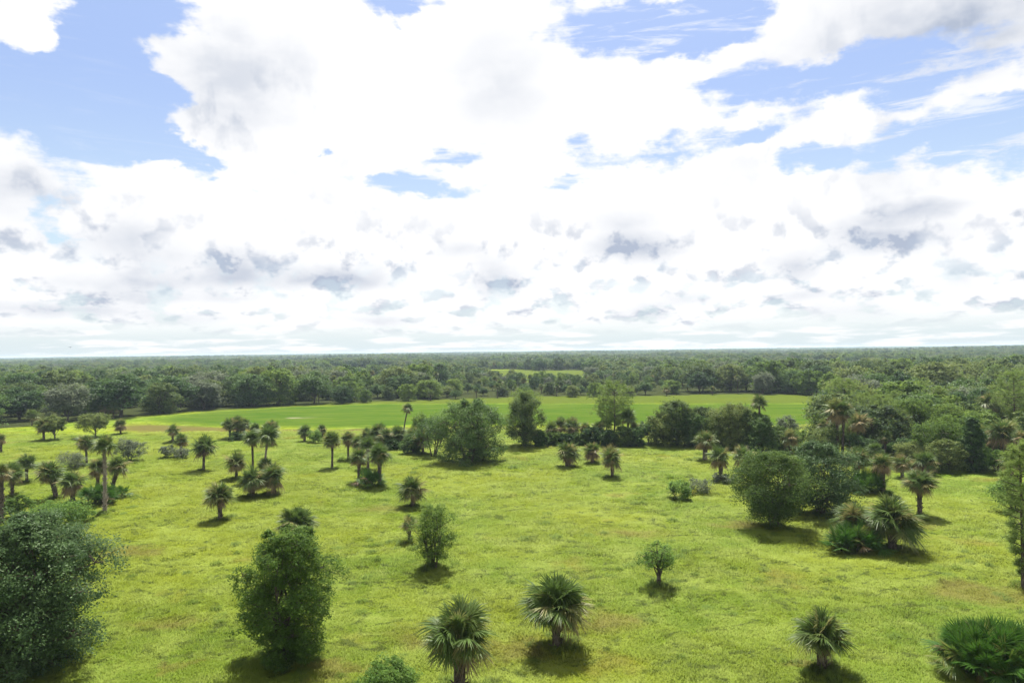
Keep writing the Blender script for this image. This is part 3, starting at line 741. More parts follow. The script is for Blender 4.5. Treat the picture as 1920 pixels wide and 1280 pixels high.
solo(1358, 908, 884, 40, 'grey brush around the foot of a palm', 'dry_bush', 'bush', base=.02, lobes=9, clumps=9, leaves=24, leaf=.22, mat='grey', stems=6, trunk_r=.05)
solo(312, 859, 833, 34, 'dull grey low bush left of the stubby palm', 'dry_bush', 'bush', base=.02, lobes=10, clumps=9, leaves=24, leaf=.24, mat='grey', stems=6, trunk_r=.05)
solo(341, 860, 838, 36, 'dry greyish bush at the foot of the stubby palm', 'dry_bush', 'bush', base=.02, lobes=9, clumps=9, leaves=20, leaf=.24, mat='grey', stems=6, trunk_r=.05)
solo(728, 1300, 1244, 106, 'rounded green bush cut off by the bottom edge of the picture', 'green_bush', 'bush', base=.02, lobes=22, clumps=13, leaves=40, leaf=.16, mat='light', stems=7, spread=.5, trunk_r=.06, aspect=.35)
solo(110, 992, 938, 120, 'low green thicket behind the large oak at the left edge', 'green_bush', 'bush', base=.02, lobes=26, clumps=12, leaves=30, leaf=.22, mat='light', stems=8, spread=.6, trunk_r=.06, flat=.2)
solo(30, 975, 925, 70, 'leafy bush under the left-hand palms, partly behind the large oak', 'green_bush', 'bush', base=.02, lobes=14, clumps=12, leaves=28, leaf=.22, mat='willow', stems=6, spread=.5, trunk_r=.06)
solo(1902, 962, 890, 72, 'pale feathery bush at the right edge beyond the young pine', 'green_bush', 'bush', base=.02, lobes=18, clumps=12, leaves=34, leaf=.22, mat='light', stems=6, spread=.5, trunk_r=.08, loose=1.3)
solo(1920, 1105, 826, 74, 'young bright green pine cut by the right edge of the picture', 'pine_tree', pine=True, base=.10, branches=64, needle=.34, tufts=9, per=26)
# the row across the middle of the pasture
rowg = 'trees in the row across the middle of the pasture'
solo(1218, 832, 785, 56, 'dark leafy bushy tree right beside the tall pale pine', 'bushy_tree', group=rowg, base=.04, lobes=22, clumps=13, leaves=36, leaf=.28, mat='laurel', stems=4, trunk_r=.14)
solo(1268, 836, 753, 82, 'dark oak with a ragged brownish top in the middle row', 'oak_tree', group=rowg, base=.05, lobes=51, clumps=14, leaves=36, leaf=.28, mat='oak', outline=outl_egg, stems=3, trunk_r=.2)
solo(1322, 832, 764, 66, 'grey-green oak behind the stout palm with a tall trunk of dead fronds', 'oak_tree', group=rowg, base=.05, lobes=44, clumps=13, leaves=34, leaf=.28, mat='oak', outline=outl_egg, stems=3, trunk_r=.18)
solo(1378, 842, 760, 88, 'wide grey-green oak just left of the very tall thin palm', 'oak_tree', group=rowg, base=.04, lobes=54, clumps=14, leaves=36, leaf=.28, mat='oak', outline=outl_egg, stems=4, trunk_r=.2)
solo(1432, 850, 778, 58, 'dark leafy tree wrapped around the trunk of the very tall thin palm', 'bushy_tree', group=rowg, base=.03, lobes=40, clumps=13, leaves=36, leaf=.28, mat='laurel', outline=outl_egg, stems=3, trunk_r=.15)
solo(1475, 838, 776, 56, 'pale grey bush showing above the shrubs against the bright green field', 'grey_bush', 'bush', rowg, base=.04, lobes=18, clumps=12, leaves=30, leaf=.28, mat='grey', stems=4, trunk_r=.1)
solo(1545, 862, 800, 80, 'rounded grey-green shrub behind the pair of bushy trees', 'grey_bush', 'bush', rowg, base=.03, lobes=22, clumps=12, leaves=32, leaf=.27, mat='oak', stems=5, trunk_r=.1)
solo(1492, 846, 800, 60, 'small light green shrub behind the yellow-green bushy tree', 'green_bush', 'bush', rowg, base=.03, lobes=16, clumps=11, leaves=28, leaf=.27, mat='willow', stems=5, trunk_r=.08)
solo(790, 818, 775, 46, 'brownish thin tree behind the leaning palm', 'bushy_tree', group=rowg, base=.06, lobes=16, clumps=11, leaves=26, leaf=.3, mat='willow', stems=3, trunk_r=.12, loose=1.3)
for (x, y, tp, w, mt, l) in [(1012, 838, 808, 34, 'laurel', 'low dark bush just right of the egg-shaped oak'), (1043, 836, 812, 34, 'myrtle', 'low bush between the first two palms right of the egg-shaped oak'),
                             (1064, 836, 814, 28, 'laurel', 'low bush between the second and third palm of the middle row'), (1088, 836, 812, 34, 'myrtle', 'low bush between the third and fourth palm of the middle row'),
                             (1112, 836, 802, 40, 'laurel', 'dark bush at the foot of the shorter leaning pine'), (1140, 838, 806, 44, 'laurel', 'dark bush at the foot of the tall pale pine'), (1168, 838, 800, 40, 'myrtle', 'leafy bush under the tall dark-headed palm'),
                             (1195, 838, 802, 40, 'laurel', 'dense dark bush right of the tall dark-headed palm'), (1242, 838, 775, 56, 'oak', 'rounded oak filling the middle row left of the ragged brownish top'), (1300, 838, 778, 56, 'laurel', 'dark tree filling the gap right of the ragged brownish oak'),
                             (1350, 838, 774, 62, 'myrtle', 'olive-green tree left of the wide grey-green oak'), (1408, 846, 770, 54, 'oak', 'oak just behind the very tall thin palm'), (1455, 846, 800, 50, 'myrtle', 'low rounded bush right of the very tall thin palm'),
                             (735, 842, 818, 60, 'laurel', 'dark bush under the palms left of the biggest oak'), (775, 850, 815, 46, 'laurel', 'dark bush between the thicket palms and the many-trunked oak')]:
    solo(x, y, tp, w, l, 'green_bush' if y - tp < 45 else 'bushy_tree', 'bush' if y - tp < 45 else 'tree', rowg, base=.02, lobes=26, clumps=13, leaves=30, leaf=.27, mat=mt, outline=outl_bush, stems=3, trunk_r=.12)
# front of the wood on the right
rg = 'trees at the front of the wood on the right'
solo(1826, 884, 782, 66, 'dark pointed cedar-like tree at the edge of the small grassy bay', 'cedar_tree', group=rg, base=.01, lobes=56, clumps=14, leaves=40, leaf=.24, mat='laurel', outline=outl_cone, lobe_r=.36, stems=2, trunk_r=.18)
solo(1764, 872, 783, 92, 'wide grey-green oak on pale bare trunks beside the pointed dark tree', 'oak_tree', group=rg, base=.22, lobes=32, clumps=14, leaves=36, leaf=.24, mat='willow', stems=6, spread=.6, bark='pale_bark', trunk_r=.16)
solo(1868, 888, 838, 50, 'light green shrub between the pointed dark tree and the right edge', 'green_bush', 'bush', rg, base=.02, lobes=16, clumps=12, leaves=32, leaf=.22, mat='light', stems=5, trunk_r=.08)
solo(1580, 812, 710, 70, 'rounded pale green pine rising over the tall orange-brown palm', 'pine_tree', group=rg, pine=True, base=.35, branches=48, needle=.5, tufts=11, per=20)
solo(1618, 818, 738, 62, 'pale green pine just right of the rounded one', 'pine_tree', group=rg, pine=True, base=.3, branches=40, needle=.5, tufts=11, per=24)
solo(1655, 826, 742, 56, 'thin-crowned pale pine third along the top of the right-hand wood', 'pine_tree', group=rg, pine=True, base=.3, branches=36, needle=.5, tufts=10, per=22)
solo(1905, 828, 697, 84, 'tallest pale pine at the right edge of the wood', 'pine_tree', group=rg, pine=True, base=.3, branches=56, needle=.5, tufts=11, per=20)
solo(1716, 832, 734, 80, 'broad olive-green tree behind the tall palm in the right-hand wood', 'oak_tree', group=rg, base=.12, lobes=28, clumps=13, leaves=34, leaf=.28, mat='willow', stems=3, trunk_r=.2)
solo(1785, 838, 742, 76, 'yellowish green tree behind the wide grey-green oak', 'oak_tree', group=rg, base=.1, lobes=26, clumps=13, leaves=32, leaf=.28, mat='willow', stems=3, trunk_r=.2)
solo(1615, 868, 812, 54, 'shady leafy tree behind the dark-trunked palms of the right-hand wood', 'bushy_tree', group=rg, base=.04, lobes=20, clumps=12, leaves=32, leaf=.26, mat='laurel', stems=4, trunk_r=.12)
solo(1700, 862, 818, 60, 'dark green undergrowth tree behind the row of orange-skirted palms', 'bushy_tree', group=rg, base=.03, lobes=20, clumps=12, leaves=32, leaf=.26, mat='laurel', stems=4, trunk_r=.12)

# ------------------------------------------------------------------ palms
near_palm(862, 1302, 1136, 142, 'stout palm cut by the bottom edge of the picture, with grey dead fronds below', green=52, dead=13, yellow=.10, thick=.36)
near_palm(1044, 1216, 1084, 130, 'palm with a short dark trunk nearest the middle of the pasture, shadow around its foot', green=49, dead=12, yellow=.16, thick=.30)
near_palm(1541, 1258, 1147, 110, 'silvery green palm standing alone in the lower right of the pasture', green=46, dead=4, yellow=.08, thick=.28)
near_palm(774, 951, 893, 58, 'short palm with an orange-brown skirt of dead fronds above the thin many-stemmed tree', green=31, dead=23, yellow=.3, brown_var=(4, 4, 3), thick=.26, lowest=-5)
near_palm(413, 976, 904, 62, 'single-trunked palm with its round shadow just beyond the bushy willow-leaved tree', green=39, dead=16, yellow=.2, thick=.26)
near_palm(557, 1030, 950, 78, 'palm with straw-coloured fronds half hidden behind the bushy willow-leaved tree', green=39, dead=13, yellow=.2, brown_var=(4, 3, 4))
near_palm(768, 1018, 964, 40, 'small withered yellowish palm behind the thin many-stemmed tree', green=13, dead=16, yellow=.6, brown_var=(4, 4, 3), thick=.16)
near_palm(1725, 968, 880, 64, 'lone palm with brown hanging fronds in the grassy bay on the right', green=36, dead=18, yellow=.15, brown_var=(3, 4, 3), thick=.25)
near_palm(1673, 1032, 932, 100, 'big shaggy palm with fronds to the ground, right half of the dark pair', green=59, dead=16, yellow=.14, thick=.4, lowest=-18)
near_palm(1603, 1020, 942, 82, 'shaggy low palm, left half of the dark pair beside the grassy bay', green=52, dead=6, yellow=.2, thick=.34, lowest=-18)
palmetto_clump(1600, 1034, 975, 80, 'bright green palmetto fans at the foot of the shaggy pair of palms', heads=7, per=10)
palmetto_clump(1865, 1262, 1164, 190, 'large dark green saw palmetto thicket in the lower right corner', heads=22, per=13, dead=.2)
g1 = 'palms of the left-hand cluster'
place_palm(197, 965, 817, 48, 'g', 'tallest palm with a long bare pale trunk in the left-hand cluster', thick=.2, pale=True, group=g1, up=.7)
place_palm(163, 872, 814, 38, 'd', 'palm just behind the tallest one, with a yellow flower stalk side', dx=-2, thick=.2, group=g1)
place_palm(106, 936, 862, 56, 'd', 'leaning palm with a thick dark trunk tilted to the left', dx=-13, thick=.3, group=g1)
place_palm(23, 931, 866, 50, 'g', 'straight dark-trunked palm near the left edge', thick=.22, group=g1)
place_palm(50, 905, 852, 38, 'g', 'palm half hidden behind the straight dark-trunked one', thick=.22, group=g1)
place_palm(3, 985, 868, 42, 'b', 'brown-fringed palm cut by the left edge above the large oak', thick=.24, group=g1)
place_palm(137, 945, 880, 54, 'b', 'palm with an orange-brown skirt in the middle of the left-hand cluster', thick=.28, group=g1)
place_palm(183, 922, 857, 46, 'd', 'short-trunked palm behind the bare pale trunk', thick=.24, group=g1)
place_palm(209, 931, 853, 46, 'd', 'palm leaning to the right at the end of the left-hand cluster', dx=13, thick=.24, group=g1)
palmetto_clump(186, 946, 903, 62, 'dark palmetto clump around the foot of the tallest palm', heads=7, per=10, dead=.3)
palmetto_clump(224, 936, 905, 26, 'small palmetto sprout beside the right-leaning trunk', heads=2, per=9)
place_palm(382, 883, 818, 50, 'g', 'neat round-headed palm on a straight trunk left of the pair with touching crowns', thick=.22)
place_palm(443, 898, 847, 48, 'd', 'umbrella-shaped palm in front of the tall thin pair', thick=.24)
place_palm(474, 902, 808, 40, 'g', 'tall thin palm, left one of the pair with touching crowns', thick=.17, up=.7)
place_palm(494, 905, 798, 48, 'g', 'tall thin palm, right one of the pair with touching crowns', dx=9, thick=.17, pale=True, up=.7)
place_palm(510, 835, 787, 32, 'd', 'palm showing its head behind the tall thin pair')
place_palm(473, 932, 875, 60, 'd', 'low dark palm, left half of the clump under the tall thin pair', thick=.36)
place_palm(513, 928, 868, 56, 'd', 'low palm with a pinkish brown skirt, right half of the clump under the tall pair', thick=.36)
place_palm(500, 905, 858, 36, 'g', 'small palm behind the low clump under the tall thin pair', thick=.26)
place_palm(623, 878, 808, 42, 'g', 'round-headed palm on a slim trunk left of the leaning group', thick=.19)
place_palm(653, 862, 808, 34, 'd', 'slim palm just behind the round-headed one', thick=.18)
place_palm(673, 906, 840, 44, 'd', 'palm with a ragged hanging skirt, left of the tall dark-trunked one', thick=.24)
place_palm(712, 912, 832, 50, 'g', 'tall dark-trunked palm with silvery fronds and palmetto round its foot', thick=.28)
place_palm(690, 880, 820, 40, 'g', 'leafy palm head behind the ragged-skirted palm', thick=.24)
place_palm(672, 866, 816, 34, 'd', 'palm squeezed between the slim palm and the leafy head')
palmetto_clump(692, 914, 876, 44, 'dark palmetto at the foot of the tall dark-trunked palm', heads=4, per=10, dead=.3)
g2 = 'palms in the thicket left of the biggest oak'
for (a, b, c, w, s, l) in [(708, 838, 793, 42, 'g', 'leftmost palm of the thicket left of the biggest oak'), (725, 842, 800, 40, 'b', 'orange-tinged palm in the thicket left of the biggest oak'),
                           (746, 842, 797, 40, 'd', 'palm with a pale trunk in the thicket left of the biggest oak'), (773, 842, 800, 40, 'g', 'palm right of the leaning trunk in the thicket'),
                           (690, 835, 803, 36, 'g', 'low outermost palm of the thicket, on its pasture side'), (793, 852, 803, 44, 'd', 'bushy palm touching the many-trunked oak')]:
    place_palm(a, b, c, w, s, l, group=g2)
place_palm(757, 812, 755, 25, 'g', 'slender palm leaning right, its small head against the bright green field', dx=8, thick=.17)
place_palm(571, 829, 796, 30, 'g', 'small round palm left of the rounded light green bush')
place_palm(604, 822, 795, 24, 'd', 'small palm at the near edge of the brown strip')
g3 = 'palms in the clump before the brown strip'
place_palm(431, 823, 783, 32, 'g', 'left palm of the three in the clump before the brown strip', group=g3)
place_palm(445, 824, 781, 34, 'g', 'middle palm of the three in the clump before the brown strip', group=g3)
place_palm(458, 822, 783, 30, 'd', 'right palm of the three in the clump before the brown strip', group=g3)
place_palm(478, 824, 793, 24, 'g', 'palm between the clump of three and the tall thin pair')
solo(445, 826, 808, 46, 'dark low shrub at the feet of the three clumped palms', 'green_bush', 'bush', base=.02, lobes=12, clumps=10, leaves=28, leaf=.28, mat='laurel', stems=5, trunk_r=.06)
place_palm(324, 829, 795, 30, 'd', 'palm head behind the stubby palm with brush at its foot')
place_palm(339, 856, 811, 33, 'd', 'stubby palm standing in grey brush')
place_palm(226, 814, 784, 28, 'b', 'small yellowish palm alone on the pale grass below the far wood', thick=.2)
place_palm(82, 826, 783, 36, 'd', 'palm growing against the round oak below the far wood')
place_palm(2, 850, 813, 24, 'b', 'brownish palm cut by the left edge, farther back than the cluster')
place_palm(213, 784, 752, 26, 'g', 'slim palm at the foot of the far wood left of the bright field', thick=.18)
place_palm(197, 784, 753, 26, 'd', 'palm beside the slim one at the foot of the far wood')
g4 = 'three stout palms right of centre'
place_palm(1065, 876, 826, 54, 'd', 'stoutest fat-trunked palm, left of the three right of centre', thick=.5, group=g4)
place_palm(1111, 869, 830, 38, 'b', 'smallest and farthest of the three stout palms right of centre', thick=.3, group=g4)
place_palm(1148, 896, 837, 50, 'd', 'nearest of the three stout palms right of centre, on a clean pale trunk', thick=.25, group=g4)
place_palm(1322, 864, 805, 50, 'd', 'stout palm with a shaggy dark trunk before the middle row', thick=.42)
place_palm(1352, 902, 835, 52, 'b', 'palm with yellow fronds rising from grey brush', thick=.3)
place_palm(1393, 884, 832, 48, 'b', 'palm with a pinkish skirt just right of the yellow-fronded one', thick=.3)
place_palm(1425, 848, 738, 38, 'g', 'very tall thin palm standing above the middle row', thick=.2, up=.8)
g5 = 'palms in the row across the middle of the pasture'
for (a, b, c, w, s, l) in [(1034, 833, 790, 36, 'd', 'first dark-skirted palm right of the egg-shaped oak'), (1052, 830, 783, 32, 'b', 'second palm right of the egg-shaped oak'),
                           (1074, 832, 783, 38, 'b', 'third palm right of the egg-shaped oak, with a double dark trunk'), (1098, 832, 790, 32, 'b', 'fourth palm right of the egg-shaped oak, before the pines'),
                           (1122, 834, 790, 32, 'd', 'dark palm under the shorter leaning pine'), (1178, 834, 766, 38, 'g', 'tall dark-headed palm just right of the tall pale pine'),
                           (1190, 833, 790, 28, 'd', 'small palm below the tall dark-headed one'), (1482, 852, 805, 40, 'b', 'straw-fringed palm low between the middle row and the bushy pair'),
                           (1300, 836, 795, 32, 'd', 'shaded palm between two oaks of the middle row')]:
    place_palm(a, b, c, w, s, l, group=g5)
g6 = 'palms at the front of the wood on the right'
for (a, b, c, w, s, dx, th, l) in [
        (1606, 920, 838, 50, 'g', 2, .36, 'dark shaded palm on a thick trunk left of the shaggy trunk'), (1655, 927, 850, 46, 'b', 0, .34, 'palm with a shaggy spiky trunk and a bright orange dead frond'),
        (1692, 900, 852, 38, 'b', 0, .26, 'yellow-skirted palm between the shaggy trunk and the grassy bay'), (1734, 890, 844, 52, 'b', 0, .26, 'wide palm with an orange skirt over the grassy bay'),
        (1570, 862, 746, 56, 'b', 2, .24, 'tall orange-brown palm highest at the corner of the right-hand wood'), (1580, 862, 752, 40, 'd', 4, .24, 'second tall trunk sharing the orange-brown head'),
        (1610, 858, 772, 46, 'b', 0, .24, 'drooping dark palm just right of the tall orange-brown one'), (1688, 842, 768, 44, 'g', 0, .22, 'clear upright palm head in the middle of the right-hand wood'),
        (1660, 852, 805, 32, 'd', 0, .22, 'small palm left of the clear upright head in the right-hand wood'), (1545, 838, 785, 30, 'd', 0, .2, 'palm head against the green field at the corner of the right-hand wood'),
        (1880, 862, 785, 62, 'd', 0, .3, 'large skirted palm on dark trunks near the right edge of the wood'), (1856, 818, 735, 50, 'd', 0, .26, 'silvery palm head behind the large skirted one'),
        (1898, 822, 760, 42, 'g', 0, .24, 'green palm head above the large skirted palm at the right edge'), (1896, 910, 845, 46, 'b', 4, .26, 'palm with yellow and brown fronds beside the young pine'),
        (1762, 812, 728, 36, 'g', 0, .2, 'bright palm head at the top of the right-hand wood'), (1915, 870, 806, 34, 'b', 0, .22, 'palm with orange fronds cut by the right edge')]:
    place_palm(a, b, c, w, s, l, dx=dx, thick=th, group=g6)
palmetto_clump(1690, 852, 828, 60, 'green palmetto undergrowth inside the right-hand wood', heads=7, per=9)
palmetto_clump(1625, 925, 880, 60, 'bright palmetto between the dark trunk and the shaggy trunk', heads=6, per=9)

_p = px_ground(1489, 1244)
tag(link('fallen_frond', frond_mesh(-10, 4), None, (_p.x, _p.y, _p.z + .22), (0, .12, 2.7), (.95, .95, .6)), 'dry brown frond fallen on the grass left of the silvery green palm', 'palm frond')
# ------------------------------------------------------------------ the woods
def far_kit(leaf, lobes, clumps, leaves):
    kit = []
    for i, (mt, H, R, ba, ol) in enumerate([('oak', 10, 5.6, .08, None), ('oak', 10, 5.2, .05, outl_egg), ('laurel', 10, 5.4, .06, outl_egg), ('laurel', 10, 5.0, .08, None),
                                            ('willow', 10, 5.0, .06, outl_egg), ('grey', 10, 4.8, .06, None)]):
        kit.append(broadleaf(900 + i, H, R, base=ba, lobes=lobes, clumps=clumps, leaves=leaves, leaf=leaf, mat=mt, outline=ol, lobe_r=.34, stems=2, trunk_r=.22, twig=False, aspect=.6))
    return kit
KIT = far_kit(.40, 46, 14, 20)
KIT_P = [pine_tree(950, 12, 3.6, base=.35, branches=40, needle=.8, tufts=9, per=16)]
def spaced(n, gen, dist):
    """random points that keep their distance from one another"""
    cell = {}; outp = []
    for _ in range(n):
        x, y = gen(); d = dist(y); c = (int(x // 12), int(y // 12)); ok = True
        for i in (-1, 0, 1):
            for j in (-1, 0, 1):
                for (a, b) in cell.get((c[0] + i, c[1] + j), ()):
                    if (a - x) ** 2 + (b - y) ** 2 < d * d: ok = False
        if ok: cell.setdefault(c, []).append((x, y)); outp.append((x, y))
    return outp
NAMES = {0: ('oak_tree', 'grey-green oak'), 1: ('oak_tree', 'broad olive oak'), 2: ('laurel_tree', 'dark green broadleaf tree'), 3: ('laurel_tree', 'dark rounded broadleaf tree'), 4: ('willow_tree', 'light green bushy tree'), 5: ('grey_tree', 'pale grey-green tree')}
ORD = ['first', 'second', 'third', 'fourth', 'fifth', 'sixth', 'seventh', 'eighth', 'ninth', 'tenth', 'eleventh', 'twelfth', 'thirteenth', 'fourteenth', 'fifteenth', 'sixteenth', 'seventeenth', 'eighteenth', 'nineteenth', 'twentieth', 'twenty-first', 'twenty-second', 'twenty-third', 'twenty-fourth', 'twenty-fifth', 'twenty-sixth', 'twenty-seventh', 'twenty-eighth', 'twenty-ninth', 'thirtieth']

def build_woods():
    rng = np.random.default_rng(41)
    def edge_y(x): return float(np.interp(x, WOOD_EDGE[:, 0], WOOD_EDGE[:, 1]))
    # front rows, each tree a thing of its own
    pts = []; hand = list(PLACED)
    def gen():
        while True:
            y = rng.uniform(108, 420); x = rng.uniform(-.80, .80) * y
            if bool(in_wood(np.array(x), np.array(y))):
                if y < 175 and x > 0 and min((x - q[0]) ** 2 + (y - q[1]) ** 2 for q in hand) < 16: continue
                return x, y
    pts = spaced(5200, gen, lambda y: 9.0 if y > 180 else 5.5)
    things = []; rest = []
    for (x, y) in pts:
        back = y - edge_y(x) if y > edge_y(x) else 99
        right = y < edge_y(x)
        u = to_px(x, y, 5)[0]
        
        H = rng.uniform(8, 14) * (0.85 if back < 6 else 1.0); k = rng.choice(6, p=[.20, .20, .17, .15, .20, .08]); kind = 'tree'
        if right: k = rng.choice(6, p=[.15, .2, .1, .08, .4, .07])
        r = rng.random()
        if y < 470 and (-.292 < x / y < -.258 or -.215 < x / y < -.18): H *= .55
        if -25 < x < 75 and 280 < y < 345: H = rng.uniform(3.5, 6.5)
        if r < (.28 if back < 12 else .15): kind = 'palm'; H = rng.uniform(6.0, 10.5) if back > 8 else rng.uniform(4, 8.5)
        elif right and r < .36: kind = 'pine'; H = rng.uniform(8, 12)
        if right and y < 175 and x > 0: H *= .45 + .45 * (y - 108) / 67
        if -35 < x < 80 and 275 < y < 430: H = min(H, rng.uniform(4.5, 7.5))
        vis = -60 < u < 1980
        things.append((back, right, x, y, H, k, kind, vis, u))
    # show largest first: front rows, then farther back
    def rank(a): return a[0] * 1.6 + a[3] * .5 + (0 if a[7] else 5000) - (a[4] - 8) * 6
    trees = sorted([a for a in things if a[6] == 'tree'], key=rank); palms = sorted([a for a in things if a[6] == 'palm'], key=rank); pines = [a for a in things if a[6] == 'pine']
    single = trees[:170] + palms[:80] + pines[:14]
    ids = set(map(id, single))
    front = {}
    for a in single:
        back, right, x, y, H, k, kind, vis, u = a
        z = float(ground_z(x, y)); rz = rng.uniform(0, 6.28)
        third = 'left' if u < 640 else ('middle' if u < 1280 else 'right')
        where = 'front' if back < 9 else 'deep'
        if right: where, third = 'block', 'block'
        if kind == 'tree':
            nm, ds = NAMES[int(k)]; s = H / 10 * rng.uniform(1.0, 1.45)
            root = link(nm, None, None, (x, y, z)); sc = (s, s, H / 10)
            tk = link('trunk', KIT[k][0], root, rot=(0, 0, rz), scale=sc); link('branches', KIT[k][2], tk); link('crown', KIT[k][1], root, rot=(0, 0, rz), scale=sc); cat = 'tree'
        elif kind == 'pine':
            ds = 'pale feathery pine'; root = link('pine_tree', None, None, (x, y, z)); s = H / 12
            tk = link('trunk', KIT_P[0][0], root, rot=(0, 0, rz), scale=(s,) * 3); link('branches', KIT_P[0][2], tk); link('crown', KIT_P[0][1], root, rot=(0, 0, rz), scale=(s,) * 3); cat = 'tree'
        else:
            R = rng.uniform(1.7, 2.4); bud = max(.6, H - .86 * R); st = 'gdb'[rng.choice(3, p=[.5, .35, .15])]; ds = {'g': 'green palm', 'd': 'skirted palm', 'b': 'brown-fringed palm'}[st]
            root = link('cabbage_palm', None, None, (x, y, z)); cg, cd = CROWNS[st][rng.integers(len(CROWNS[st]))]
            link('trunk', TRUNK1, root, scale=(1, 1, bud)); link('crown', cg, root, (0, 0, bud), (0, 0, rz), (R, R, R)); link('dead_fronds', cd, root, (0, 0, bud), (0, 0, rz), (R * .9,) * 3); cat = 'palm tree'
        front.setdefault((where, third, ds), []).append((u, root, cat))
    for (where, third, ds), lst in front.items():
        lst.sort(key=lambda a: a[0])
        for i, (u, root, cat) in enumerate(lst):
            pl = {'left': 'left third', 'middle': 'middle third', 'right': 'right third', 'block': ''}[third]
            if where == 'front': lab = '%s fronting the far wood, %s from left in the %s' % (ds, ORD[min(i, 29)], pl); grp = 'trees at the front edge of the far wood'
            elif where == 'deep': lab = '%s back inside the far wood, %s from left in the %s' % (ds, ORD[min(i, 29)], pl); grp = '%ss back inside the far wood, %s' % (ds, pl)
            else: lab = '%s inside the nearer right-hand wood, %s of its kind from left' % (ds, ORD[min(i, 29)]); grp = '%ss inside the wood on the right' % ds
            tag(root, lab, cat, grp)
    rest = [a for a in things if id(a) not in ids]
    # everything farther away: one mass
    P, Rr, Sc, Ix = [], [], [], []
    for a in rest:
        back, right, x, y, H, k, kind, vis, u = a
        P.append((x, y, -.1)); Rr.append((0, 0, rng.uniform(0, 6.28))); s = H / 10
        Sc.append((s, s, s) if kind != 'palm' else (1, 1, H / 8)); Ix.append(int(k) if kind != 'palm' else 6 + rng.integers(2))
    lod = far_kit(.62, 30, 10, 13)
    mass = [join_kit(t, c, i) for i, (t, c, _) in enumerate(lod)] + [far_palm(1), far_palm(2)]
    y = 420.0
    while y < 1500:
        step = 7.5 + y * .0035
        n = int(1.7 * y / step)
        xs = np.linspace(-.85 * y, .85 * y, n) + rng.normal(size=n) * step * .35; ysx = y + rng.normal(size=n) * step * .35
        ok = in_wood(xs, ysx) & (rng.random(n) < .9)
        for x_, y_ in zip(xs[ok], ysx[ok]):
            pm = rng.random() < (.17 + .14 * math.sin(x_ * .01) * math.sin(y_ * .008))
            H = rng.uniform(5.5, 10.5) * (1 + .35 * math.sin(x_ * .011 + 1) * math.sin(y_ * .013))
            P.append((x_, y_, -.1)); Rr.append((0, 0, rng.uniform(0, 6.28)))
            if pm: Ix.append(6 + int(rng.integers(2))); q = rng.uniform(.9, 1.25); Sc.append((q, q, max(.5, H / 9)))
            else: Ix.append(int(rng.choice(6, p=[.22, .2, .16, .14, .2, .08]))); q = H / 10 * rng.uniform(1.05, 1.6); Sc.append((q, q, H / 10))
        y += step
    scatter('distant_wood', P, Rr, Sc, Ix, mass, 'mass of distant green woodland filling the land to the horizon', 'woodland')
    # beyond 1500 m only the canopy shows
    P, Rr, Sc, Ix = [], [], [], []
    y = 1500.0
    while y < 8800:
        step = 42 + (y - 1500) * .012; n = int(1.7 * y / step)
        xs = np.linspace(-.85 * y, .85 * y, n) + rng.normal(size=n) * step * .3; ysx = y + rng.normal(size=n) * step * .3
        for x_, y_ in zip(xs, ysx):
            if (rng.random() < .10 and y < 4000) or not bool(in_wood(np.array(x_), np.array(y_))): continue
            s = step / 42 * rng.uniform(.95, 1.2); P.append((x_, y_, 0)); Rr.append((0, 0, rng.uniform(0, 6.28)))
            hz = rng.uniform(.7, 1.3) * (1 + .35 * math.sin(x_ * .004) * math.sin(y_ * .003)); Sc.append((s, s, hz)); Ix.append(int(rng.integers(4)))
        y += step
    scatter('horizon_wood', P, Rr, Sc, Ix, [canopy_patch(i) for i in range(4)], 'dark line of forest along the whole horizon', 'forest')

def join_kit(trunk, crown, i):
    """trunk and crown of a far tree in one mesh with two materials"""
    me = bpy.data.meshes.new('far_tree_%d' % i); out = []
    nv = 0; co = []; ls = []; st = []; tot = 0; mi = []; tn = []
    for k, m in enumerate((trunk, crown)):
        a = np.zeros(len(m.vertices) * 3, np.float32); m.vertices.foreach_get('co', a); co.append(a)
        b = np.zeros(len(m.loops), np.int32); m.loops.foreach_get('vertex_index', b); ls.append(b + nv)
        c = np.zeros(len(m.polygons), np.int32); m.polygons.foreach_get('loop_start', c); st.append(c + tot); mi.append(np.full(len(c), k, np.int32))
        d = np.zeros(len(m.vertices), np.float32); m.attributes['tint'].data.foreach_get('value', d); tn.append(d)
        nv += len(m.vertices); tot += len(b)
    co = np.concatenate(co); ls = np.concatenate(ls); st = np.concatenate(st)
    me.vertices.add(nv); me.vertices.foreach_set('co', co); me.loops.add(tot); me.loops.foreach_set('vertex_index', ls)
    me.polygons.add(len(st)); me.polygons.foreach_set('loop_start', st)
    me.materials.append(trunk.materials[0]); me.materials.append(crown.materials[0]); me.polygons.foreach_set('material_index', np.concatenate(mi))
    at = me.attributes.new('tint', 'FLOAT', 'POINT'); at.data.foreach_set('value', np.concatenate(tn)); me.update(); me.validate()
    return me

def far_palm(seed):
    rng = np.random.default_rng(seed); g = Geo(); g.tube([[0, 0, -.2], [.1, 0, 3], [0, 0, 6.4]], [.25, .2, .2], 5, .95)
    for i in range(26):
        k = (i + .5) / 26; el = 85 - 120 * k
        fan_frond(g, el, rng, 12, 2.1, i * 2.4, .6 + .8 * k, .1 + .5 * (k > .8) + rng.uniform(0, .2), (0, 0, 6.4))
    return g.mesh('far_palm_%d' % seed, MAT['palm'])

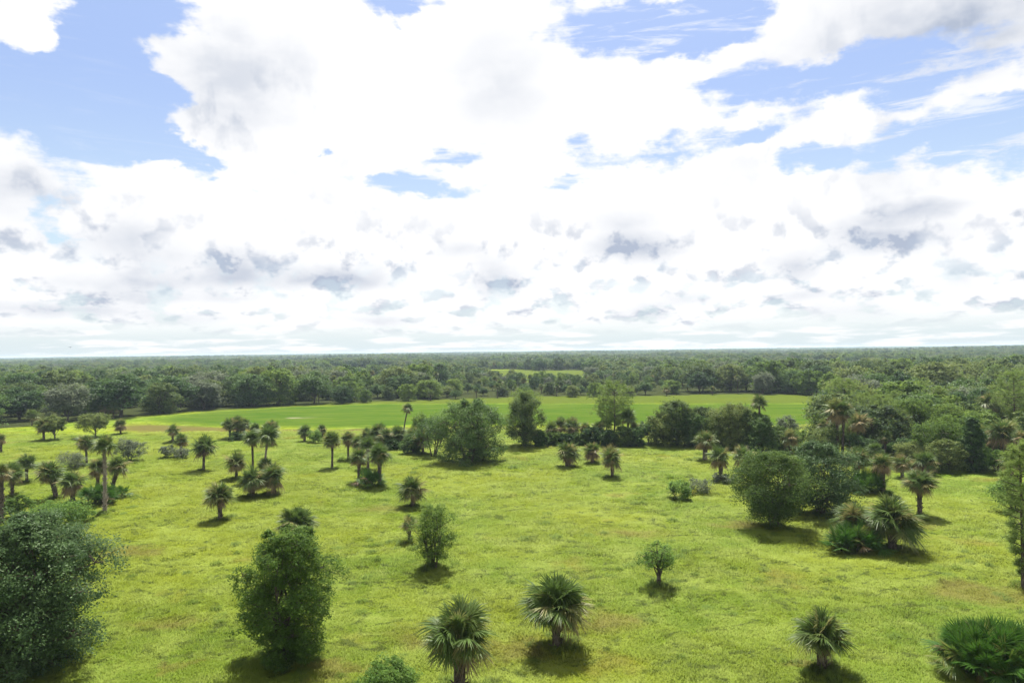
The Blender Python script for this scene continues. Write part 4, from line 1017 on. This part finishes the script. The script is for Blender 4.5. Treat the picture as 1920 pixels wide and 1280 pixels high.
def canopy_patch(i):
    """the tops of some twenty trees"""
    rng = np.random.default_rng(70 + i); g = Geo()
    for k in range(22):
        c = np.array([rng.uniform(-24, 24), rng.uniform(-24, 24), 0]); H = rng.uniform(5.5, 11); R = rng.uniform(3.5, 6.5); tb = rng.uniform(.15, .75)
        n = 130; d = unit(rng.normal(size=(n, 3))); d[:, 2] = np.abs(d[:, 2]) * 1.0 - .15
        P = c + d * np.array([R, R, H * .5]) * rng.uniform(.75, 1.05, (n, 1)) + [0, 0, H * .5]
        leaf_cards(g, P, 2.1, rng, .3, d, np.clip(tb + rng.normal(size=n) * .12, 0, 1), .7)
    return g.mesh('canopy_%d' % i, MAT['oak' if i % 2 else 'laurel'])

TRUNK1 = palm_trunk(1.0, .2, seed=3)
build_woods()

# ------------------------------------------------------------------ grass
def grass_kit():
    bm = blade_mat(); kit = []
    for i in range(5):
        rng = np.random.default_rng(300 + i); g = Geo(); n = 190 if i < 4 else 120; rad = .75 if i < 4 else .38
        an = rng.uniform(0, 6.28, n); rr = rad * np.sqrt(rng.uniform(0, 1, n)); b = np.stack([np.cos(an) * rr, np.sin(an) * rr, np.full(n, -.03)], -1)
        h = rng.uniform(.12, .30, n) * (1.0 if i < 4 else 1.5); la = rng.normal() * 1.5 + rng.normal(size=n) * .9
        d = np.stack([np.cos(la), np.sin(la), np.zeros(n)], -1); w = np.stack([-d[:, 1], d[:, 0], np.zeros(n)], -1) * (rng.uniform(.010, .022, n)[:, None])
        bend = rng.uniform(.3, 1.3, n)[:, None]
        m = b + d * (h[:, None] * bend * .35) + np.stack([0 * h, 0 * h, h * .62], -1); tp = b + d * (h[:, None] * bend) + np.stack([0 * h, 0 * h, h], -1) * (1.05 - .35 * bend)
        v = np.stack([b - w, b + w, m + w * .8, m - w * .8, tp], 1).reshape(-1, 3); o = np.arange(n)[:, None] * 5
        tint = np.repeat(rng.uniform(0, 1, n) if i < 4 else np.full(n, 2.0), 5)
        g.add(v, o + np.array([[0, 1, 2, 3]]), o + np.array([[3, 2, 4]]), tint); kit.append(g.mesh('grass_tuft_%d' % i, bm))
    return kit
def build_grass():
    rng = np.random.default_rng(5); P, R, Sc, Ix = [], [], [], []
    y = 33.0
    while y < 175:
        st = .62 + max(0, y - 45) * .011; n = int(1.66 * y / st)
        xs = np.linspace(-.83 * y, .83 * y, n) + rng.normal(size=n) * st * .4; yy = y + rng.normal(size=n) * st * .4
        ok = ~in_wood(xs, yy); xs, yy = xs[ok], yy[ok]; z = ground_z(xs, yy)
        nz = np.sin(xs * .9 + np.sin(yy * .7) * 2) * np.sin(yy * .8 + np.sin(xs * .5) * 2) + np.sin(xs * .23 + 1) * np.sin(yy * .27)
        for a, b, c, k in zip(xs, yy, z, nz):
            s = st / .62 * rng.uniform(.75, 1.2); hh = (1 + .28 * k) * rng.uniform(.75, 1.2) * min(1.6, (st / .62) ** .4)
            dark = rng.random() < (.01 if k < .5 else .04)
            P.append((a, b, c)); R.append((0, 0, rng.normal() * .9)); Sc.append((s, s, hh)); Ix.append(4 if dark else int(rng.integers(4)))
        y += st
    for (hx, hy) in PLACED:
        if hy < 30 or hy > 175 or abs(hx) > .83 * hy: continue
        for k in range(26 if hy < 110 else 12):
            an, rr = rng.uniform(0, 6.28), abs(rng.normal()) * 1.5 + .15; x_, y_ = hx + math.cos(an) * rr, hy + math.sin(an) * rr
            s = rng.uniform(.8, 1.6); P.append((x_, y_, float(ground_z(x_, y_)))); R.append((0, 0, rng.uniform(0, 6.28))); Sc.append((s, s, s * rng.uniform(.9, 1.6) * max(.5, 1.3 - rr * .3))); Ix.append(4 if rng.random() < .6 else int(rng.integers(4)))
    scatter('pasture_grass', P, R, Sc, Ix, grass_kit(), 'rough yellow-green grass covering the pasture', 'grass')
build_grass()

# ------------------------------------------------------------------ a bird over the far wood
def build_bird(px, py, D, label):
    d = px_dir(px, py); p = Vector((0, 0, CAM_H)) + d * (D / d.y); rng = np.random.default_rng(1)
    g = Geo(); g.tube([[0, -.45, 0], [0, -.3, .02], [0, 0, 0], [0, .3, 0], [0, .55, 0]], [.03, .10, .14, .09, .02], 8)
    w = Geo()
    for s in (-1, 1):
        w.add([[0, .22, .05], [0, -.2, .05], [s * .55, -.12, .28], [s * .55, .26, .30], [s * 1.0, -.25, .16], [s * 1.0, .02, .18], [0, .2, .02], [s * .55, .2, .25]], [[0, 1, 2, 3], [3, 2, 4, 5], [6, 7, 2, 1]])
    root = link('bird', None, None, p, (0, 0, .9)); tag(root, label, 'bird')
    link('body', g.mesh('body', MAT['bird'], True), root); link('wings', w.mesh('wings', MAT['bird']), root)
build_bird(132, 651, 300, 'tiny dark bird flying just above the far wood on the left')

# ------------------------------------------------------------------ haze
def build_haze():
    x0, x1, y0, y1, z0, z1 = -9400, 9400, -280, 9400, -1.6, 23.5
    v = [(x, y, z) for x in (x0, x1) for y in (y0, y1) for z in (z0, z1)]
    g = Geo(); g.add(v, [(0, 1, 3, 2), (4, 6, 7, 5), (0, 4, 5, 1), (2, 3, 7, 6), (0, 2, 6, 4), (1, 5, 7, 3)])
    m, t, out = new_mat('haze_air')
    pv = t.new('ShaderNodeVolumePrincipled', {'Color': (.66, .82, 1.0, 1), 'Density': HAZE, 'Anisotropy': .2})
    t.l.new(pv.outputs[0], out.inputs['Volume'])
    o = link('haze', g.mesh('haze', m)); tag(o, 'thin pale haze in the air over the whole plain', 'haze', kind='stuff')
HAZE = 0.000115
build_haze()
